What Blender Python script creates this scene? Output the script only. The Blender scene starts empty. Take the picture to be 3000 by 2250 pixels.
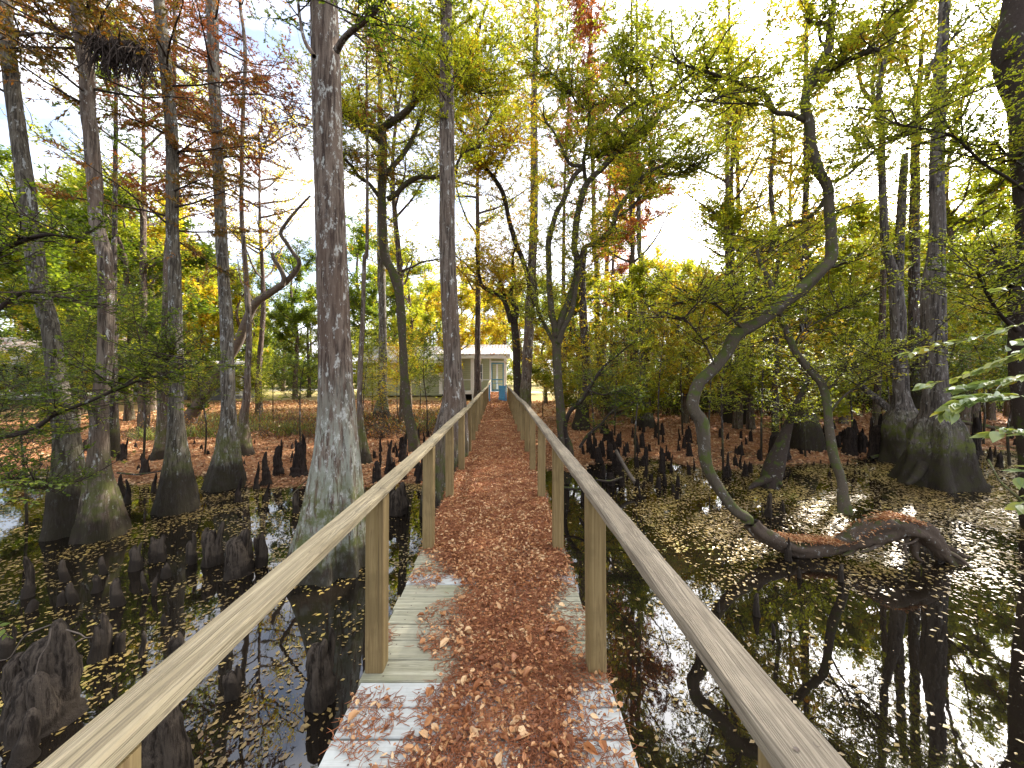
import bpy, math
import numpy as np
R = math.radians
rng = np.random.default_rng(7)
sc = bpy.context.scene
col = sc.collection
# ------------------------------------------------------------------ camera
F = 1100.0; HZ = 1100.0; CU = 1500.0; CH = 2.4     # focal length / horizon row / centre column of the 3000 px frame; eye height over the water
cam = bpy.data.objects.new('camera', bpy.data.cameras.new('camera')); col.objects.link(cam)
cam.location = (0, 0, CH); cam.rotation_euler = (R(90), 0, 0)
cam.data.sensor_width = 36; cam.data.lens = 36*F/3000; cam.data.shift_y = -25/3000
cam.data.clip_start = 0.05; cam.data.clip_end = 2000
sc.camera = cam
# ------------------------------------------------------------------ light
SUN_AZ, SUN_EL = 49.0, 35.0
w = bpy.data.worlds.new('World'); sc.world = w; w.use_nodes = True
nt = w.node_tree; nt.nodes.clear()
def wn(t): return nt.nodes.new(t)
sky = wn('ShaderNodeTexSky'); sky.sky_type = 'NISHITA'; sky.sun_disc = False
sky.sun_elevation = R(SUN_EL); sky.sun_rotation = R(SUN_AZ); sky.air_density = 1.0; sky.dust_density = 2.5; sky.ozone_density = 1.0
tc = wn('ShaderNodeTexCoord'); mp = wn('ShaderNodeMapping'); mp.inputs['Scale'].default_value = (1, 1, 2.2)
nz = wn('ShaderNodeTexNoise'); nz.inputs['Scale'].default_value = 2.6; nz.inputs['Detail'].default_value = 7; nz.inputs['Roughness'].default_value = .6
rp = wn('ShaderNodeValToRGB'); rp.color_ramp.elements[0].position = .40; rp.color_ramp.elements[1].position = .60
rp.color_ramp.elements[0].color = (.12, .12, .12, 1); rp.color_ramp.elements[1].color = (.95, .95, .95, 1)
mx = wn('ShaderNodeMix'); mx.data_type = 'RGBA'; mx.inputs[7].default_value = (6.3, 6.25, 6.6, 1)
bg = wn('ShaderNodeBackground'); bg.inputs['Strength'].default_value = 0.15
ow = wn('ShaderNodeOutputWorld'); L = nt.links.new
L(tc.outputs['Generated'], mp.inputs['Vector']); L(mp.outputs[0], nz.inputs['Vector']); L(nz.outputs['Fac'], rp.inputs['Fac'])
sd = wn('ShaderNodeVectorMath'); sd.operation = 'DOT_PRODUCT'; sd.inputs[1].default_value = (math.cos(R(SUN_EL))*math.sin(R(SUN_AZ)), math.cos(R(SUN_EL))*math.cos(R(SUN_AZ)), math.sin(R(SUN_EL)))
cl = wn('ShaderNodeMath'); cl.operation = 'MAXIMUM'; cl.inputs[1].default_value = 0; pw = wn('ShaderNodeMath'); pw.operation = 'POWER'; pw.inputs[1].default_value = 14; ml = wn('ShaderNodeMath'); ml.operation = 'MULTIPLY'; ml.inputs[1].default_value = 38
L(tc.outputs['Generated'], sd.inputs[0]); L(sd.outputs['Value'], cl.inputs[0]); L(cl.outputs[0], pw.inputs[0]); L(pw.outputs[0], ml.inputs[0])
ad = wn('ShaderNodeMix'); ad.data_type = 'RGBA'; ad.blend_type = 'ADD'; ad.inputs[0].default_value = 1
L(rp.outputs['Color'], mx.inputs[0]); L(sky.outputs[0], mx.inputs[6]); L(mx.outputs[2], ad.inputs[6]); L(ml.outputs[0], ad.inputs[7]); L(ad.outputs[2], bg.inputs['Color']); L(bg.outputs[0], ow.inputs['Surface'])
sun = bpy.data.objects.new('sun', bpy.data.lights.new('sun', 'SUN')); col.objects.link(sun)
sun.data.energy = 5.0; sun.data.angle = R(0.6); sun.data.color = (1, .93, .82)
sun.rotation_euler = (R(90-SUN_EL), 0, R(180-SUN_AZ))
sc.view_settings.view_transform = 'Standard'; sc.view_settings.look = 'None'
sc.view_settings.exposure = 1.48; sc.view_settings.gamma = 1
sc.cycles.max_bounces = 8; sc.cycles.diffuse_bounces = 5; sc.cycles.glossy_bounces = 3; sc.cycles.transmission_bounces = 5
sc.cycles.sample_clamp_indirect = 6; sc.cycles.caustics_reflective = False; sc.cycles.caustics_refractive = False

# ------------------------------------------------------------------ helpers
def W(u, v, Y): return np.array([(u-CU)*Y/F, Y, CH-(v-HZ)*Y/F])
def norm(a): return a/np.maximum(np.linalg.norm(a, axis=-1, keepdims=True), 1e-9)
class MB:
    """collects vertices, quads and triangles and links them as ONE mesh object"""
    def __init__(s): s.v = []; s.q = []; s.t = []; s.n = 0
    def add(s, V, Q=None, T=None, mi=0, smooth=False):
        V = np.asarray(V, float).reshape(-1, 3)
        if Q is not None and len(Q): s.q.append((np.asarray(Q, int).reshape(-1, 4)+s.n, mi, smooth))
        if T is not None and len(T): s.t.append((np.asarray(T, int).reshape(-1, 3)+s.n, mi, smooth))
        s.v.append(V); s.n += len(V)
    def build(s, name, mats, parent=None, origin=(0, 0, 0), mesh_only=False):
        V = np.concatenate(s.v)-np.asarray(origin, float)
        me = bpy.data.meshes.new(name)
        nq = sum(len(a[0]) for a in s.q); ntr = sum(len(a[0]) for a in s.t)
        loops = np.concatenate([a[0].ravel() for a in s.q]+[a[0].ravel() for a in s.t]).astype(np.int32)
        me.vertices.add(len(V)); me.vertices.foreach_set('co', V.astype(np.float32).ravel())
        me.loops.add(len(loops)); me.loops.foreach_set('vertex_index', loops)
        me.polygons.add(nq+ntr)
        ls = np.concatenate([np.arange(nq)*4, nq*4+np.arange(ntr)*3]).astype(np.int32)
        me.polygons.foreach_set('loop_start', ls)
        mi = np.concatenate([np.full(len(a[0]), a[1]) for a in s.q+s.t]).astype(np.int32)
        sm = np.concatenate([np.full(len(a[0]), a[2]) for a in s.q+s.t]).astype(bool)
        me.polygons.foreach_set('material_index', mi); me.polygons.foreach_set('use_smooth', sm)
        me.update(calc_edges=True)
        for m in (mats if isinstance(mats, (list, tuple)) else [mats]): me.materials.append(m)
        o = bpy.data.objects.new(name, me); col.objects.link(o)
        if parent is not None: o.parent = parent
        else: o.location = origin
        return o
def tag(o, label=None, cat=None, group=None, kind=None):
    if label: o['label'] = label
    if cat: o['category'] = cat
    if group: o['group'] = group
    if kind: o['kind'] = kind
    return o
def empty(name, loc, label, cat, group=None):
    o = bpy.data.objects.new(name, None); col.objects.link(o); o.location = tuple(float(c) for c in loc); o.empty_display_size = .1
    return tag(o, label, cat, group)
def copy_tree(o, parent=None):
    c = o.copy(); col.objects.link(c); c.parent = parent
    for ch in list(o.children): copy_tree(ch, c)
    return c
def box(mb, x0, x1, y0, y1, z0, z1, mi=0):
    V = [(x, y, z) for z in (z0, z1) for y in (y0, y1) for x in (x0, x1)]
    mb.add(V, [(0, 2, 3, 1), (4, 5, 7, 6), (0, 1, 5, 4), (2, 6, 7, 3), (0, 4, 6, 2), (1, 3, 7, 5)], mi=mi)
def bbox(mb, x0, x1, y0, y1, z0, z1, b=.004, mi=0):
    """box with chamfered vertical section ends along its long axis kept simple: eight-sided cross-section swept along the longest axis"""
    d = [x1-x0, y1-y0, z1-z0]; a = int(np.argmax(d)); o = [i for i in range(3) if i != a]
    lo = np.array([x0, y0, z0]); hi = np.array([x1, y1, z1]); p, q = o
    prof = [(lo[p]+b, lo[q]), (hi[p]-b, lo[q]), (hi[p], lo[q]+b), (hi[p], hi[q]-b), (hi[p]-b, hi[q]), (lo[p]+b, hi[q]), (lo[p], hi[q]-b), (lo[p], lo[q]+b)]
    V = []
    for e in (lo[a], hi[a]):
        for (s_, t_) in prof:
            c = [0, 0, 0]; c[a] = e; c[p] = s_; c[q] = t_; V.append(c)
    Q = [(i, (i+1) % 8, 8+(i+1) % 8, 8+i) for i in range(8)]
    Q += [(0, 1, 2, 3), (0, 3, 4, 7), (4, 5, 6, 7), (8, 11, 10, 9), (8, 15, 12, 11), (12, 15, 14, 13)]
    mb.add(V, Q, mi=mi)
def smooth_path(P, rad, step):
    """Catmull-Rom resampling of a polyline with radii"""
    P = np.asarray(P, float); rad = np.asarray(rad, float)
    if len(P) < 3:
        n = max(2, int(np.linalg.norm(P[-1]-P[0])/step)+1); t = np.linspace(0, 1, n)[:, None]
        return P[0]*(1-t)+P[-1]*t, rad[0]*(1-t[:, 0])+rad[-1]*t[:, 0]
    A = np.hstack([P, rad[:, None]]); A = np.vstack([2*A[0]-A[1], A, 2*A[-1]-A[-2]])
    out = []
    for i in range(1, len(A)-2):
        n = max(1, int(np.linalg.norm(A[i+1, :3]-A[i, :3])/step)); t = (np.arange(n)/n)[:, None]
        a, b, c, d = A[i-1], A[i], A[i+1], A[i+2]
        out.append(.5*((2*b)+(-a+c)*t+(2*a-5*b+4*c-d)*t**2+(-a+3*b-3*c+d)*t**3))
    out.append(A[-2][None]); out = np.vstack(out)
    return out[:, :3], np.maximum(out[:, 3], .002)
def trunk_tube(mb, P, rad, sides=16, flute=0.0, rough=.03, mi=0, seed=0, cap=True, rmid=None):
    """one continuous tube; flutes appear where the trunk is wider than rmid"""
    r_ = np.random.default_rng(seed); n = len(P)
    T = norm(np.gradient(P, axis=0)); ref = np.array([1., 0.1, 0]) if abs(T[0, 0]) < .9 else np.array([0, 1., 0])
    U = np.zeros_like(P); u = norm(np.cross(T[0], ref))
    for i in range(n):
        u = u-T[i]*np.dot(u, T[i]); u = u/np.linalg.norm(u); U[i] = u
    Vv = np.cross(T, U); th = np.linspace(0, 2*np.pi, sides, endpoint=False)
    s_ = np.cumsum(np.r_[0, np.linalg.norm(np.diff(P, axis=0), axis=1)])
    rr = np.ones((n, sides))
    for k in range(5):
        f = r_.integers(1, 6); rr += rough*r_.uniform(.4, 1)*np.sin(f*th[None]+r_.uniform(0, 6)+s_[:, None]*r_.uniform(-6, 6)+np.sin(s_[:, None]*r_.uniform(2, 9)))
    rr += r_.normal(0, rough*.35, rr.shape)
    if flute > 0:
        rm = rmid or np.median(rad); a = np.clip((rad/rm-1.12)*.55, 0, 1)[:, None]*flute
        nf = r_.integers(5, 9); ph = r_.uniform(0, 6)
        w1 = np.cos(nf*th+ph+.5*np.sin(2*th+ph)); w2 = np.cos((nf+4)*th+1.7*ph)
        rr *= 1+a*(.8*w1+.35*w2)[None]
    rr *= rad[:, None]
    V = P[:, None]+rr[..., None]*(np.cos(th)[None, :, None]*U[:, None]+np.sin(th)[None, :, None]*Vv[:, None])
    i = np.arange(n-1)[:, None]*sides; j = np.arange(sides)[None]; j2 = (j+1) % sides
    Q = np.stack([i+j, i+j2, i+sides+j2, i+sides+j], -1).reshape(-1, 4)
    V = V.reshape(-1, 3); Tt = None
    if cap:
        V = np.vstack([V, P[-1]+T[-1]*rad[-1]*.3]); c = len(V)-1; b0 = (n-1)*sides
        Tt = [(b0+k, b0+(k+1) % sides, c) for k in range(sides)]
    mb.add(V, Q, Tt, mi=mi, smooth=True)
def tubes(mb, P, Rr, sides=3, mi=0):
    """many thin tubes at once: P (n,k,3), Rr (n,k)"""
    n, k, _ = P.shape
    if n == 0: return
    T = norm(np.gradient(P, axis=1)); ref = norm(np.array([.3, .9, .31])+np.zeros((n, k, 3)))
    U = norm(np.cross(T, ref)); Vv = np.cross(T, U); th = np.linspace(0, 2*np.pi, sides, endpoint=False)
    V = P[:, :, None]+Rr[:, :, None, None]*(np.cos(th)[None, None, :, None]*U[:, :, None]+np.sin(th)[None, None, :, None]*Vv[:, :, None])
    b = (np.arange(n)*k*sides)[:, None, None]; i = (np.arange(k-1)*sides)[None, :, None]; j = np.arange(sides)[None, None]; j2 = (j+1) % sides
    Q = np.stack([b+i+j, b+i+j2, b+i+sides+j2, b+i+sides+j], -1).reshape(-1, 4)
    mb.add(V.reshape(-1, 3), Q, mi=mi, smooth=True)
def leaves(mb, C, D, N, ln, wd, mi=0, fold=.0):
    """rhombic leaves: C base points, D direction, N face normal"""
    n = len(C)
    if n == 0: return
    D = norm(D); S = norm(np.cross(D, N)); N = np.cross(S, D)
    ln = np.asarray(ln)*np.ones(n); wd = np.asarray(wd)*np.ones(n)
    A = C; B = C+D*(ln*.45)[:, None]+S*(wd*.5)[:, None]+N*(wd*fold)[:, None]; E = C+D*ln[:, None]; G = C+D*(ln*.45)[:, None]-S*(wd*.5)[:, None]+N*(wd*fold)[:, None]
    V = np.stack([A, B, E, G], 1).reshape(-1, 3); Q = (np.arange(n)*4)[:, None]+np.array([0, 1, 2, 3])[None]
    mb.add(V, Q, mi=mi)
def grow(S, D, Ls, k, wig, up, r):
    """random-walk twigs from S along D"""
    n = len(S); P = np.zeros((n, k+1, 3)); P[:, 0] = S; d = norm(D)
    for i in range(k):
        d = norm(d+r.normal(0, wig, (n, 3))*np.array([1, 1, .8])+np.array([0, 0, up]))
        P[:, i+1] = P[:, i]+d*(Ls/k)[:, None]
    return P
def rand_h(r, n):
    a = r.uniform(0, 2*np.pi, n); return np.stack([np.cos(a), np.sin(a), np.zeros(n)], 1)

# ------------------------------------------------------------------ materials
def new_mat(name):
    m = bpy.data.materials.new(name); m.use_nodes = True; t = m.node_tree; t.nodes.clear(); return m, t
def nd(t, ty, **kw):
    n = t.nodes.new(ty)
    for k, v in kw.items():
        if k in n.inputs: n.inputs[k].default_value = v
        else: setattr(n, k, v)
    return n
def ramp(t, stops):
    n = t.nodes.new('ShaderNodeValToRGB'); e = n.color_ramp.elements
    while len(e) < len(stops): e.new(.5)
    for i, (p, c) in enumerate(stops): e[i].position = p; e[i].color = (*c, 1)
    return n
def mixc(t, fac, a, b, mode='MIX'):
    n = t.nodes.new('ShaderNodeMix'); n.data_type = 'RGBA'; n.blend_type = mode
    for s_, x in ((0, fac), (6, a), (7, b)):
        if hasattr(x, 'is_linked') or hasattr(x, 'links'): t.links.new(x, n.inputs[s_])
        else: n.inputs[s_].default_value = x if s_ == 0 else (*x, 1)
    return n.outputs[2]
def mth(t, op, a, b=None, clamp=False):
    n = t.nodes.new('ShaderNodeMath'); n.operation = op; n.use_clamp = clamp
    for i, x in enumerate((a, b)):
        if x is None: continue
        if hasattr(x, 'links'): t.links.new(x, n.inputs[i])
        else: n.inputs[i].default_value = x
    return n.outputs[0]
def noise(t, scale, detail=4, rough=.5, vec=None, sc3=None, src='Object'):
    tcn = t.nodes.new('ShaderNodeTexCoord'); v = tcn.outputs[src]
    if sc3:
        m_ = t.nodes.new('ShaderNodeMapping'); m_.inputs['Scale'].default_value = sc3; t.links.new(v, m_.inputs['Vector']); v = m_.outputs[0]
    n = t.nodes.new('ShaderNodeTexNoise'); n.inputs['Scale'].default_value = scale; n.inputs['Detail'].default_value = detail; n.inputs['Roughness'].default_value = rough
    t.links.new(v, n.inputs['Vector']); return n.outputs['Fac']
def stepr(t, x, a, b):
    n = t.nodes.new('ShaderNodeMapRange'); n.interpolation_type = 'SMOOTHSTEP'
    n.inputs['From Min'].default_value = a; n.inputs['From Max'].default_value = b; t.links.new(x, n.inputs['Value']); return n.outputs[0]
def finish(t, colr, rough=.8, bump=None, bstr=.5, bdist=.01, spec=.3):
    p = t.nodes.new('ShaderNodeBsdfPrincipled'); o = t.nodes.new('ShaderNodeOutputMaterial')
    if hasattr(colr, 'links'): t.links.new(colr, p.inputs['Base Color'])
    else: p.inputs['Base Color'].default_value = (*colr, 1)
    if hasattr(rough, 'links'): t.links.new(rough, p.inputs['Roughness'])
    else: p.inputs['Roughness'].default_value = rough
    p.inputs['Specular IOR Level'].default_value = spec
    if bump is not None:
        b = t.nodes.new('ShaderNodeBump'); b.inputs['Strength'].default_value = bstr; b.inputs['Distance'].default_value = bdist
        t.links.new(bump, b.inputs['Height']); t.links.new(b.outputs[0], p.inputs['Normal'])
    t.links.new(p.outputs[0], o.inputs['Surface']); return p
def leaf_mat(name, stops, trans=.55, rough=.42, tint=(1.5, 1.42, .55), spec=.35, clump=1.3, rnd=.5):
    m, t = new_mat(name); g = t.nodes.new('ShaderNodeNewGeometry'); oi = t.nodes.new('ShaderNodeObjectInfo')
    f = noise(t, clump, 3, .6); a = mth(t, 'MULTIPLY', g.outputs['Random Per Island'], rnd)
    b = mth(t, 'MULTIPLY', mth(t, 'SUBTRACT', f, .5), 1.5); c = mth(t, 'MULTIPLY', oi.outputs['Random'], .16)
    s_ = mth(t, 'ADD', mth(t, 'ADD', a, b), mth(t, 'ADD', c, .2), clamp=True)
    rpn = ramp(t, stops); t.links.new(s_, rpn.inputs['Fac']); cc = rpn.outputs['Color']
    p = t.nodes.new('ShaderNodeBsdfPrincipled'); t.links.new(cc, p.inputs['Base Color']); p.inputs['Roughness'].default_value = rough; p.inputs['Specular IOR Level'].default_value = spec
    tr = t.nodes.new('ShaderNodeBsdfTranslucent'); t.links.new(mixc(t, 1.0, cc, tint, 'MULTIPLY'), tr.inputs['Color'])
    mxs = t.nodes.new('ShaderNodeMixShader'); mxs.inputs[0].default_value = trans
    o = t.nodes.new('ShaderNodeOutputMaterial'); t.links.new(p.outputs[0], mxs.inputs[1]); t.links.new(tr.outputs[0], mxs.inputs[2]); t.links.new(mxs.outputs[0], o.inputs['Surface'])
    return m
def bark_mat(name, dark, light, lichen=.0, moss=.0, stain=.0, red=None, fiss=28, lcol=(.42, .43, .40), pale=None):
    """bark: vertical fissures, lichen blotches, moss low on the trunk, dark high-water stain at the base (object z = height above the base)"""
    m, t = new_mat(name)
    a = noise(t, fiss*1.5, 6, .7, sc3=(1, 1, .09)); a2 = noise(t, fiss*.5, 3, .6, sc3=(1, 1, .12)); b = noise(t, 4, 4, .6, sc3=(1, 1, .4)); f = noise(t, 70, 3, .7)
    aa = mth(t, 'ADD', mth(t, 'MULTIPLY', a, .7), mth(t, 'MULTIPLY', a2, .3))
    c = mixc(t, stepr(t, aa, .42, .57), tuple(x*.7 for x in dark), light)
    if red: c = mixc(t, mth(t, 'MULTIPLY', stepr(t, b, .42, .62), .6), c, red)
    c = mixc(t, mth(t, 'MULTIPLY', f, .4), c, tuple(x*.5 for x in dark))
    tcn = t.nodes.new('ShaderNodeTexCoord'); sx = t.nodes.new('ShaderNodeSeparateXYZ'); t.links.new(tcn.outputs['Object'], sx.inputs[0])
    n2 = noise(t, 3, 4, .6); z = mth(t, 'ADD', sx.outputs['Z'], mth(t, 'MULTIPLY', mth(t, 'SUBTRACT', n2, .5), .5))
    if pale:
        k = mth(t, 'MULTIPLY', mth(t, 'SUBTRACT', 1.0, stepr(t, z, 1.6, 2.8)), stepr(t, noise(t, 22, 4, .7, sc3=(1, 1, .12)), .40, .55)); c = mixc(t, mth(t, 'MULTIPLY', k, .85), c, pale)
    if lichen:
        l1 = noise(t, 15, 6, .75, sc3=(1, 1, .4)); c = mixc(t, mth(t, 'MULTIPLY', stepr(t, l1, .645-lichen*.22, .685-lichen*.18), .7), c, lcol)
        l2 = noise(t, 3.5, 5, .8); c = mixc(t, mth(t, 'MULTIPLY', stepr(t, l2, .58, .66), .2), c, tuple(x*.75 for x in lcol))
    if moss:
        mm = mth(t, 'MULTIPLY', mth(t, 'SUBTRACT', 1.0, stepr(t, z, .9, 1.5)), moss)
        c = mixc(t, mth(t, 'MULTIPLY', mm, stepr(t, noise(t, 7, 4, .65), .38, .6)), c, (.095, .105, .025))
    if stain:
        c = mixc(t, mth(t, 'MULTIPLY', mth(t, 'SUBTRACT', 1.0, stepr(t, z, stain*.75, stain*1.2)), .86), c, (.030, .023, .017))
    h = mth(t, 'ADD', aa, mth(t, 'MULTIPLY', f, .25))
    finish(t, c, .9, h, 1.0, .03, .15); return m
def moss_bark(name, base=(.075, .06, .045), mossc=(.075, .095, .02), amt=.5):
    m, t = new_mat(name); a = noise(t, 6, 5, .65); f = noise(t, 45, 4, .7, sc3=(1, 1, .4)); l1 = noise(t, 14, 5, .7)
    g = t.nodes.new('ShaderNodeNewGeometry'); sx = t.nodes.new('ShaderNodeSeparateXYZ'); t.links.new(g.outputs['Normal'], sx.inputs[0])
    k = mth(t, 'ADD', a, mth(t, 'MULTIPLY', sx.outputs['Z'], .12))
    c = mixc(t, f, tuple(x*.5 for x in base), tuple(x*1.4 for x in base)); c = mixc(t, stepr(t, l1, .60, .66), c, (.26, .25, .22))
    c = mixc(t, stepr(t, k, .62-amt*.3, .72-amt*.25), c, mossc); finish(t, c, .92, f, .9, .01, .12); return m
def wood_mat(name, axis, ca, cb, cc, freq=1.0, bstr=.35, green=0.0, crack=.5):
    m, t = new_mat(name); g = t.nodes.new('ShaderNodeNewGeometry'); tcn = t.nodes.new('ShaderNodeTexCoord'); off = t.nodes.new('ShaderNodeCombineXYZ'); r_ = mth(t, 'MULTIPLY', g.outputs['Random Per Island'], 37.0)
    for i in range(3): t.links.new(r_, off.inputs[i])
    def gn(acr, alo, det, dist=.0):
        s3 = [acr]*3; s3[axis] = alo; mpn = t.nodes.new('ShaderNodeMapping'); mpn.inputs['Scale'].default_value = s3; t.links.new(tcn.outputs['Object'], mpn.inputs['Vector']); t.links.new(off.outputs[0], mpn.inputs['Location'])
        n1 = t.nodes.new('ShaderNodeTexNoise'); n1.inputs['Scale'].default_value = 1.0; n1.inputs['Detail'].default_value = det; n1.inputs['Distortion'].default_value = dist; t.links.new(mpn.outputs[0], n1.inputs['Vector']); return n1.outputs['Fac']
    n1 = gn(16*freq, .9, 4, 1.2); n2 = gn(90*freq, 1.6, 3); n3 = gn(42*freq, .55, 2, .3); kn = gn(7*freq, 2.4, 2)
    w_ = mth(t, 'FRACT', mth(t, 'MULTIPLY', n1, 9.0)); w_ = mth(t, 'ABSOLUTE', mth(t, 'SUBTRACT', w_, .5))
    c = mixc(t, stepr(t, n1, .35, .65), ca, cb); c = mixc(t, mth(t, 'MULTIPLY', stepr(t, w_, .30, .48), .55), c, cc); c = mixc(t, mth(t, 'MULTIPLY', stepr(t, n2, .50, .70), .6), c, cc)
    ck = stepr(t, n3, .655, .675); c = mixc(t, mth(t, 'MULTIPLY', ck, crack), c, tuple(x*.22 for x in cc)); c = mixc(t, mth(t, 'MULTIPLY', stepr(t, kn, .74, .78), .7), c, tuple(x*.6 for x in cc))
    st = noise(t, 3.5, 5, .65); c = mixc(t, mth(t, 'MULTIPLY', stepr(t, st, .48, .66), .45), c, tuple(x*.55 for x in ca))
    if green: c = mixc(t, mth(t, 'MULTIPLY', stepr(t, noise(t, 2.1, 5, .65), .5, .68), green), c, (.17, .19, .075))
    c = mixc(t, mth(t, 'MULTIPLY', g.outputs['Random Per Island'], .3), c, tuple(x*.6 for x in cb))
    h = mth(t, 'SUBTRACT', mth(t, 'ADD', mth(t, 'MULTIPLY', w_, -.6), mth(t, 'MULTIPLY', n2, .5)), ck); finish(t, c, .78, h, bstr, .004, .25); return m
def flat_mat(name, c, rough=.6, var=.15, scale=8, spec=.3, bump=0.0):
    m, t = new_mat(name); n = noise(t, scale, 5, .6); cc = mixc(t, mth(t, 'MULTIPLY', stepr(t, n, .4, .7), 1.0), c, tuple(x*(1-var) for x in c))
    finish(t, cc, rough, n if bump else None, bump, .004, spec); return m

M = {}
M['cyp'] = bark_mat('cypress_bark', (.080, .064, .048), (.22, .19, .15), lichen=.42, moss=.7, stain=.55)
M['cypred'] = bark_mat('red_cypress_bark', (.078, .057, .043), (.225, .18, .14), lichen=.30, moss=.8, stain=.35, red=(.17, .115, .08), fiss=20, lcol=(.55, .55, .50))
M['cypbig'] = bark_mat('big_cypress_bark', (.075, .05, .038), (.215, .165, .125), lichen=.42, moss=.9, stain=.42, red=(.155, .105, .075), fiss=17, lcol=(.50, .50, .45), pale=(.29, .30, .24))
M['cypgrey'] = bark_mat('grey_cypress_bark', (.070, .057, .042), (.175, .152, .115), lichen=.34, moss=.5, stain=.75)
M['dark'] = bark_mat('dark_bark', (.040, .030, .025), (.12, .09, .075), lichen=.40, moss=.9, stain=.9)
M['far'] = bark_mat('far_bark', (.06, .042, .034), (.17, .12, .095), lichen=.25, moss=.3, stain=.0)
M['speck'] = bark_mat('speckled_bark', (.055, .045, .038), (.15, .125, .105), lichen=.45, moss=1.0, stain=.78, fiss=14, lcol=(.27, .25, .225))
M['moss'] = moss_bark('mossy_bark', (.085, .068, .048), (.07, .082, .022), .38); M['mossd'] = moss_bark('darker_mossy_bark', (.05, .037, .03), (.055, .065, .018), .25)
M['logw'] = moss_bark('log_bark', (.085, .062, .045), (.06, .06, .022), .12)
M['twig'] = flat_mat('twig_bark', (.060, .045, .036), .9, .3, 12, .1)
M['dead'] = flat_mat('dead_wood', (.15, .12, .095), .85, .35, 14, .15)
M['knee'] = bark_mat('knee_bark', (.030, .022, .016), (.10, .078, .058), lichen=.0, moss=.0, stain=.12, fiss=24)
M['kneed'] = bark_mat('dark_knee_bark', (.016, .012, .010), (.045, .032, .025), stain=.10, fiss=24)  # darker tones of the knee bark, for the knees farther back
Gd = (.060, .095, .012); Gm = (.15, .20, .028); Gy = (.34, .375, .045); Ye = (.50, .39, .03); Or = (.50, .21, .03); Ru = (.24, .075, .025)
M['leafA'] = leaf_mat('yellow_green_leaf', [(0, Gd), (.25, Gm), (.5, Gy), (.72, Gy), (.88, Ye), (1, Or)])
M['leafG'] = leaf_mat('green_leaf', [(0, Gd), (.4, (.085, .135, .016)), (.7, Gm), (.9, Gy), (1, Ye)])
M['leafD'] = leaf_mat('deep_green_leaf', [(0, (.035, .062, .018)), (.5, (.062, .10, .022)), (.85, Gm), (1, Gy)], trans=.45)
M['leafY'] = leaf_mat('golden_leaf', [(0, Gm), (.3, Gy), (.6, Ye), (.85, (.40, .22, .03)), (1, Or)])
M['leafR'] = leaf_mat('rusty_needle', [(0, (.12, .075, .02)), (.35, (.26, .10, .03)), (.7, (.33, .11, .03)), (1, (.38, .19, .04))], tint=(1.3, 1, .6), trans=.45)
M['leafO'] = leaf_mat('olive_rust_needle', [(0, (.09, .09, .018)), (.35, (.17, .14, .025)), (.6, (.27, .13, .03)), (1, (.34, .12, .03))], tint=(1.3, 1.05, .5), trans=.45)
M['leafBig'] = leaf_mat('broad_leaf', [(0, (.12, .18, .05)), (.45, (.22, .29, .10)), (.75, (.32, .36, .12)), (.9, (.38, .38, .07)), (1, (.6, .40, .04))], trans=.4, rough=.28, spec=.6, clump=6)
M['drop'] = leaf_mat('fallen_leaf', [(0, (.11, .04, .018)), (.3, (.24, .085, .032)), (.55, (.38, .16, .06)), (.8, (.54, .29, .125)), (1, (.66, .45, .24))], trans=.15, tint=(1.1, .9, .7), rough=.5, clump=5, rnd=.75)
M['needle'] = leaf_mat('fallen_needle', [(0, (.17, .055, .02)), (.5, (.31, .108, .042)), (1, (.46, .20, .085))], trans=.08, tint=(1, .8, .6), rough=.65, clump=4)
M['float'] = leaf_mat('floating_leaf', [(0, (.10, .06, .03)), (.4, (.24, .16, .06)), (.75, (.38, .27, .08)), (.93, (.50, .38, .09)), (1, (.3, .32, .07))], trans=.05, rough=.30, spec=.7, clump=.6)
M['postw'] = wood_mat('post_wood', 2, (.20, .14, .055), (.285, .205, .09), (.13, .08, .035), 1.6)
M['screw'] = flat_mat('rusty_screw', (.10, .07, .05), .5, .3, 30)
M['railg'] = wood_mat('grey_rail_wood', 1, (.235, .19, .13), (.325, .27, .19), (.11, .085, .06), 2.4, 1.1)
M['railw'] = wood_mat('rail_wood', 1, (.28, .225, .13), (.38, .315, .195), (.12, .095, .065), 2.2, 1.0)
M['deckw'] = wood_mat('deck_wood', 0, (.30, .285, .195), (.40, .38, .275), (.15, .14, .085), 1.6, .6, green=.45)
M['deckp'] = wood_mat('painted_board', 0, (.46, .475, .44), (.51, .52, .485), (.39, .39, .34), 1.0, .25, crack=.25)
M['beamw'] = wood_mat('beam_wood', 1, (.16, .12, .075), (.22, .17, .11), (.08, .06, .04), 1.2)
M['white'] = flat_mat('white_paint', (.72, .72, .72), .5, .12, 5)
M['blue'] = flat_mat('blue_paint', (.075, .31, .55), .45, .18, 4)
M['bluedoor'] = flat_mat('dusty_blue_paint', (.10, .25, .36), .5, .15, 4)
M['dkglass'] = flat_mat('dark_glass', (.03, .035, .04), .12, .2, 2, .5)
M['black'] = flat_mat('painted_shade', (.02, .02, .018), .9, .2, 2)  # near-black colour that paints the shade under and inside the porches
def siding(name, c, gap=.15):
    m, t = new_mat(name); tcn = t.nodes.new('ShaderNodeTexCoord'); sx = t.nodes.new('ShaderNodeSeparateXYZ'); t.links.new(tcn.outputs['Object'], sx.inputs[0])
    fr = mth(t, 'FRACT', mth(t, 'DIVIDE', sx.outputs['Z'], gap)); n = noise(t, 5, 4, .6)
    cc = mixc(t, n, c, tuple(x*.8 for x in c)); cc = mixc(t, mth(t, 'LESS_THAN', fr, .10), cc, tuple(x*.45 for x in c)); finish(t, cc, .7, fr, .6, .02); return m
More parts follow.
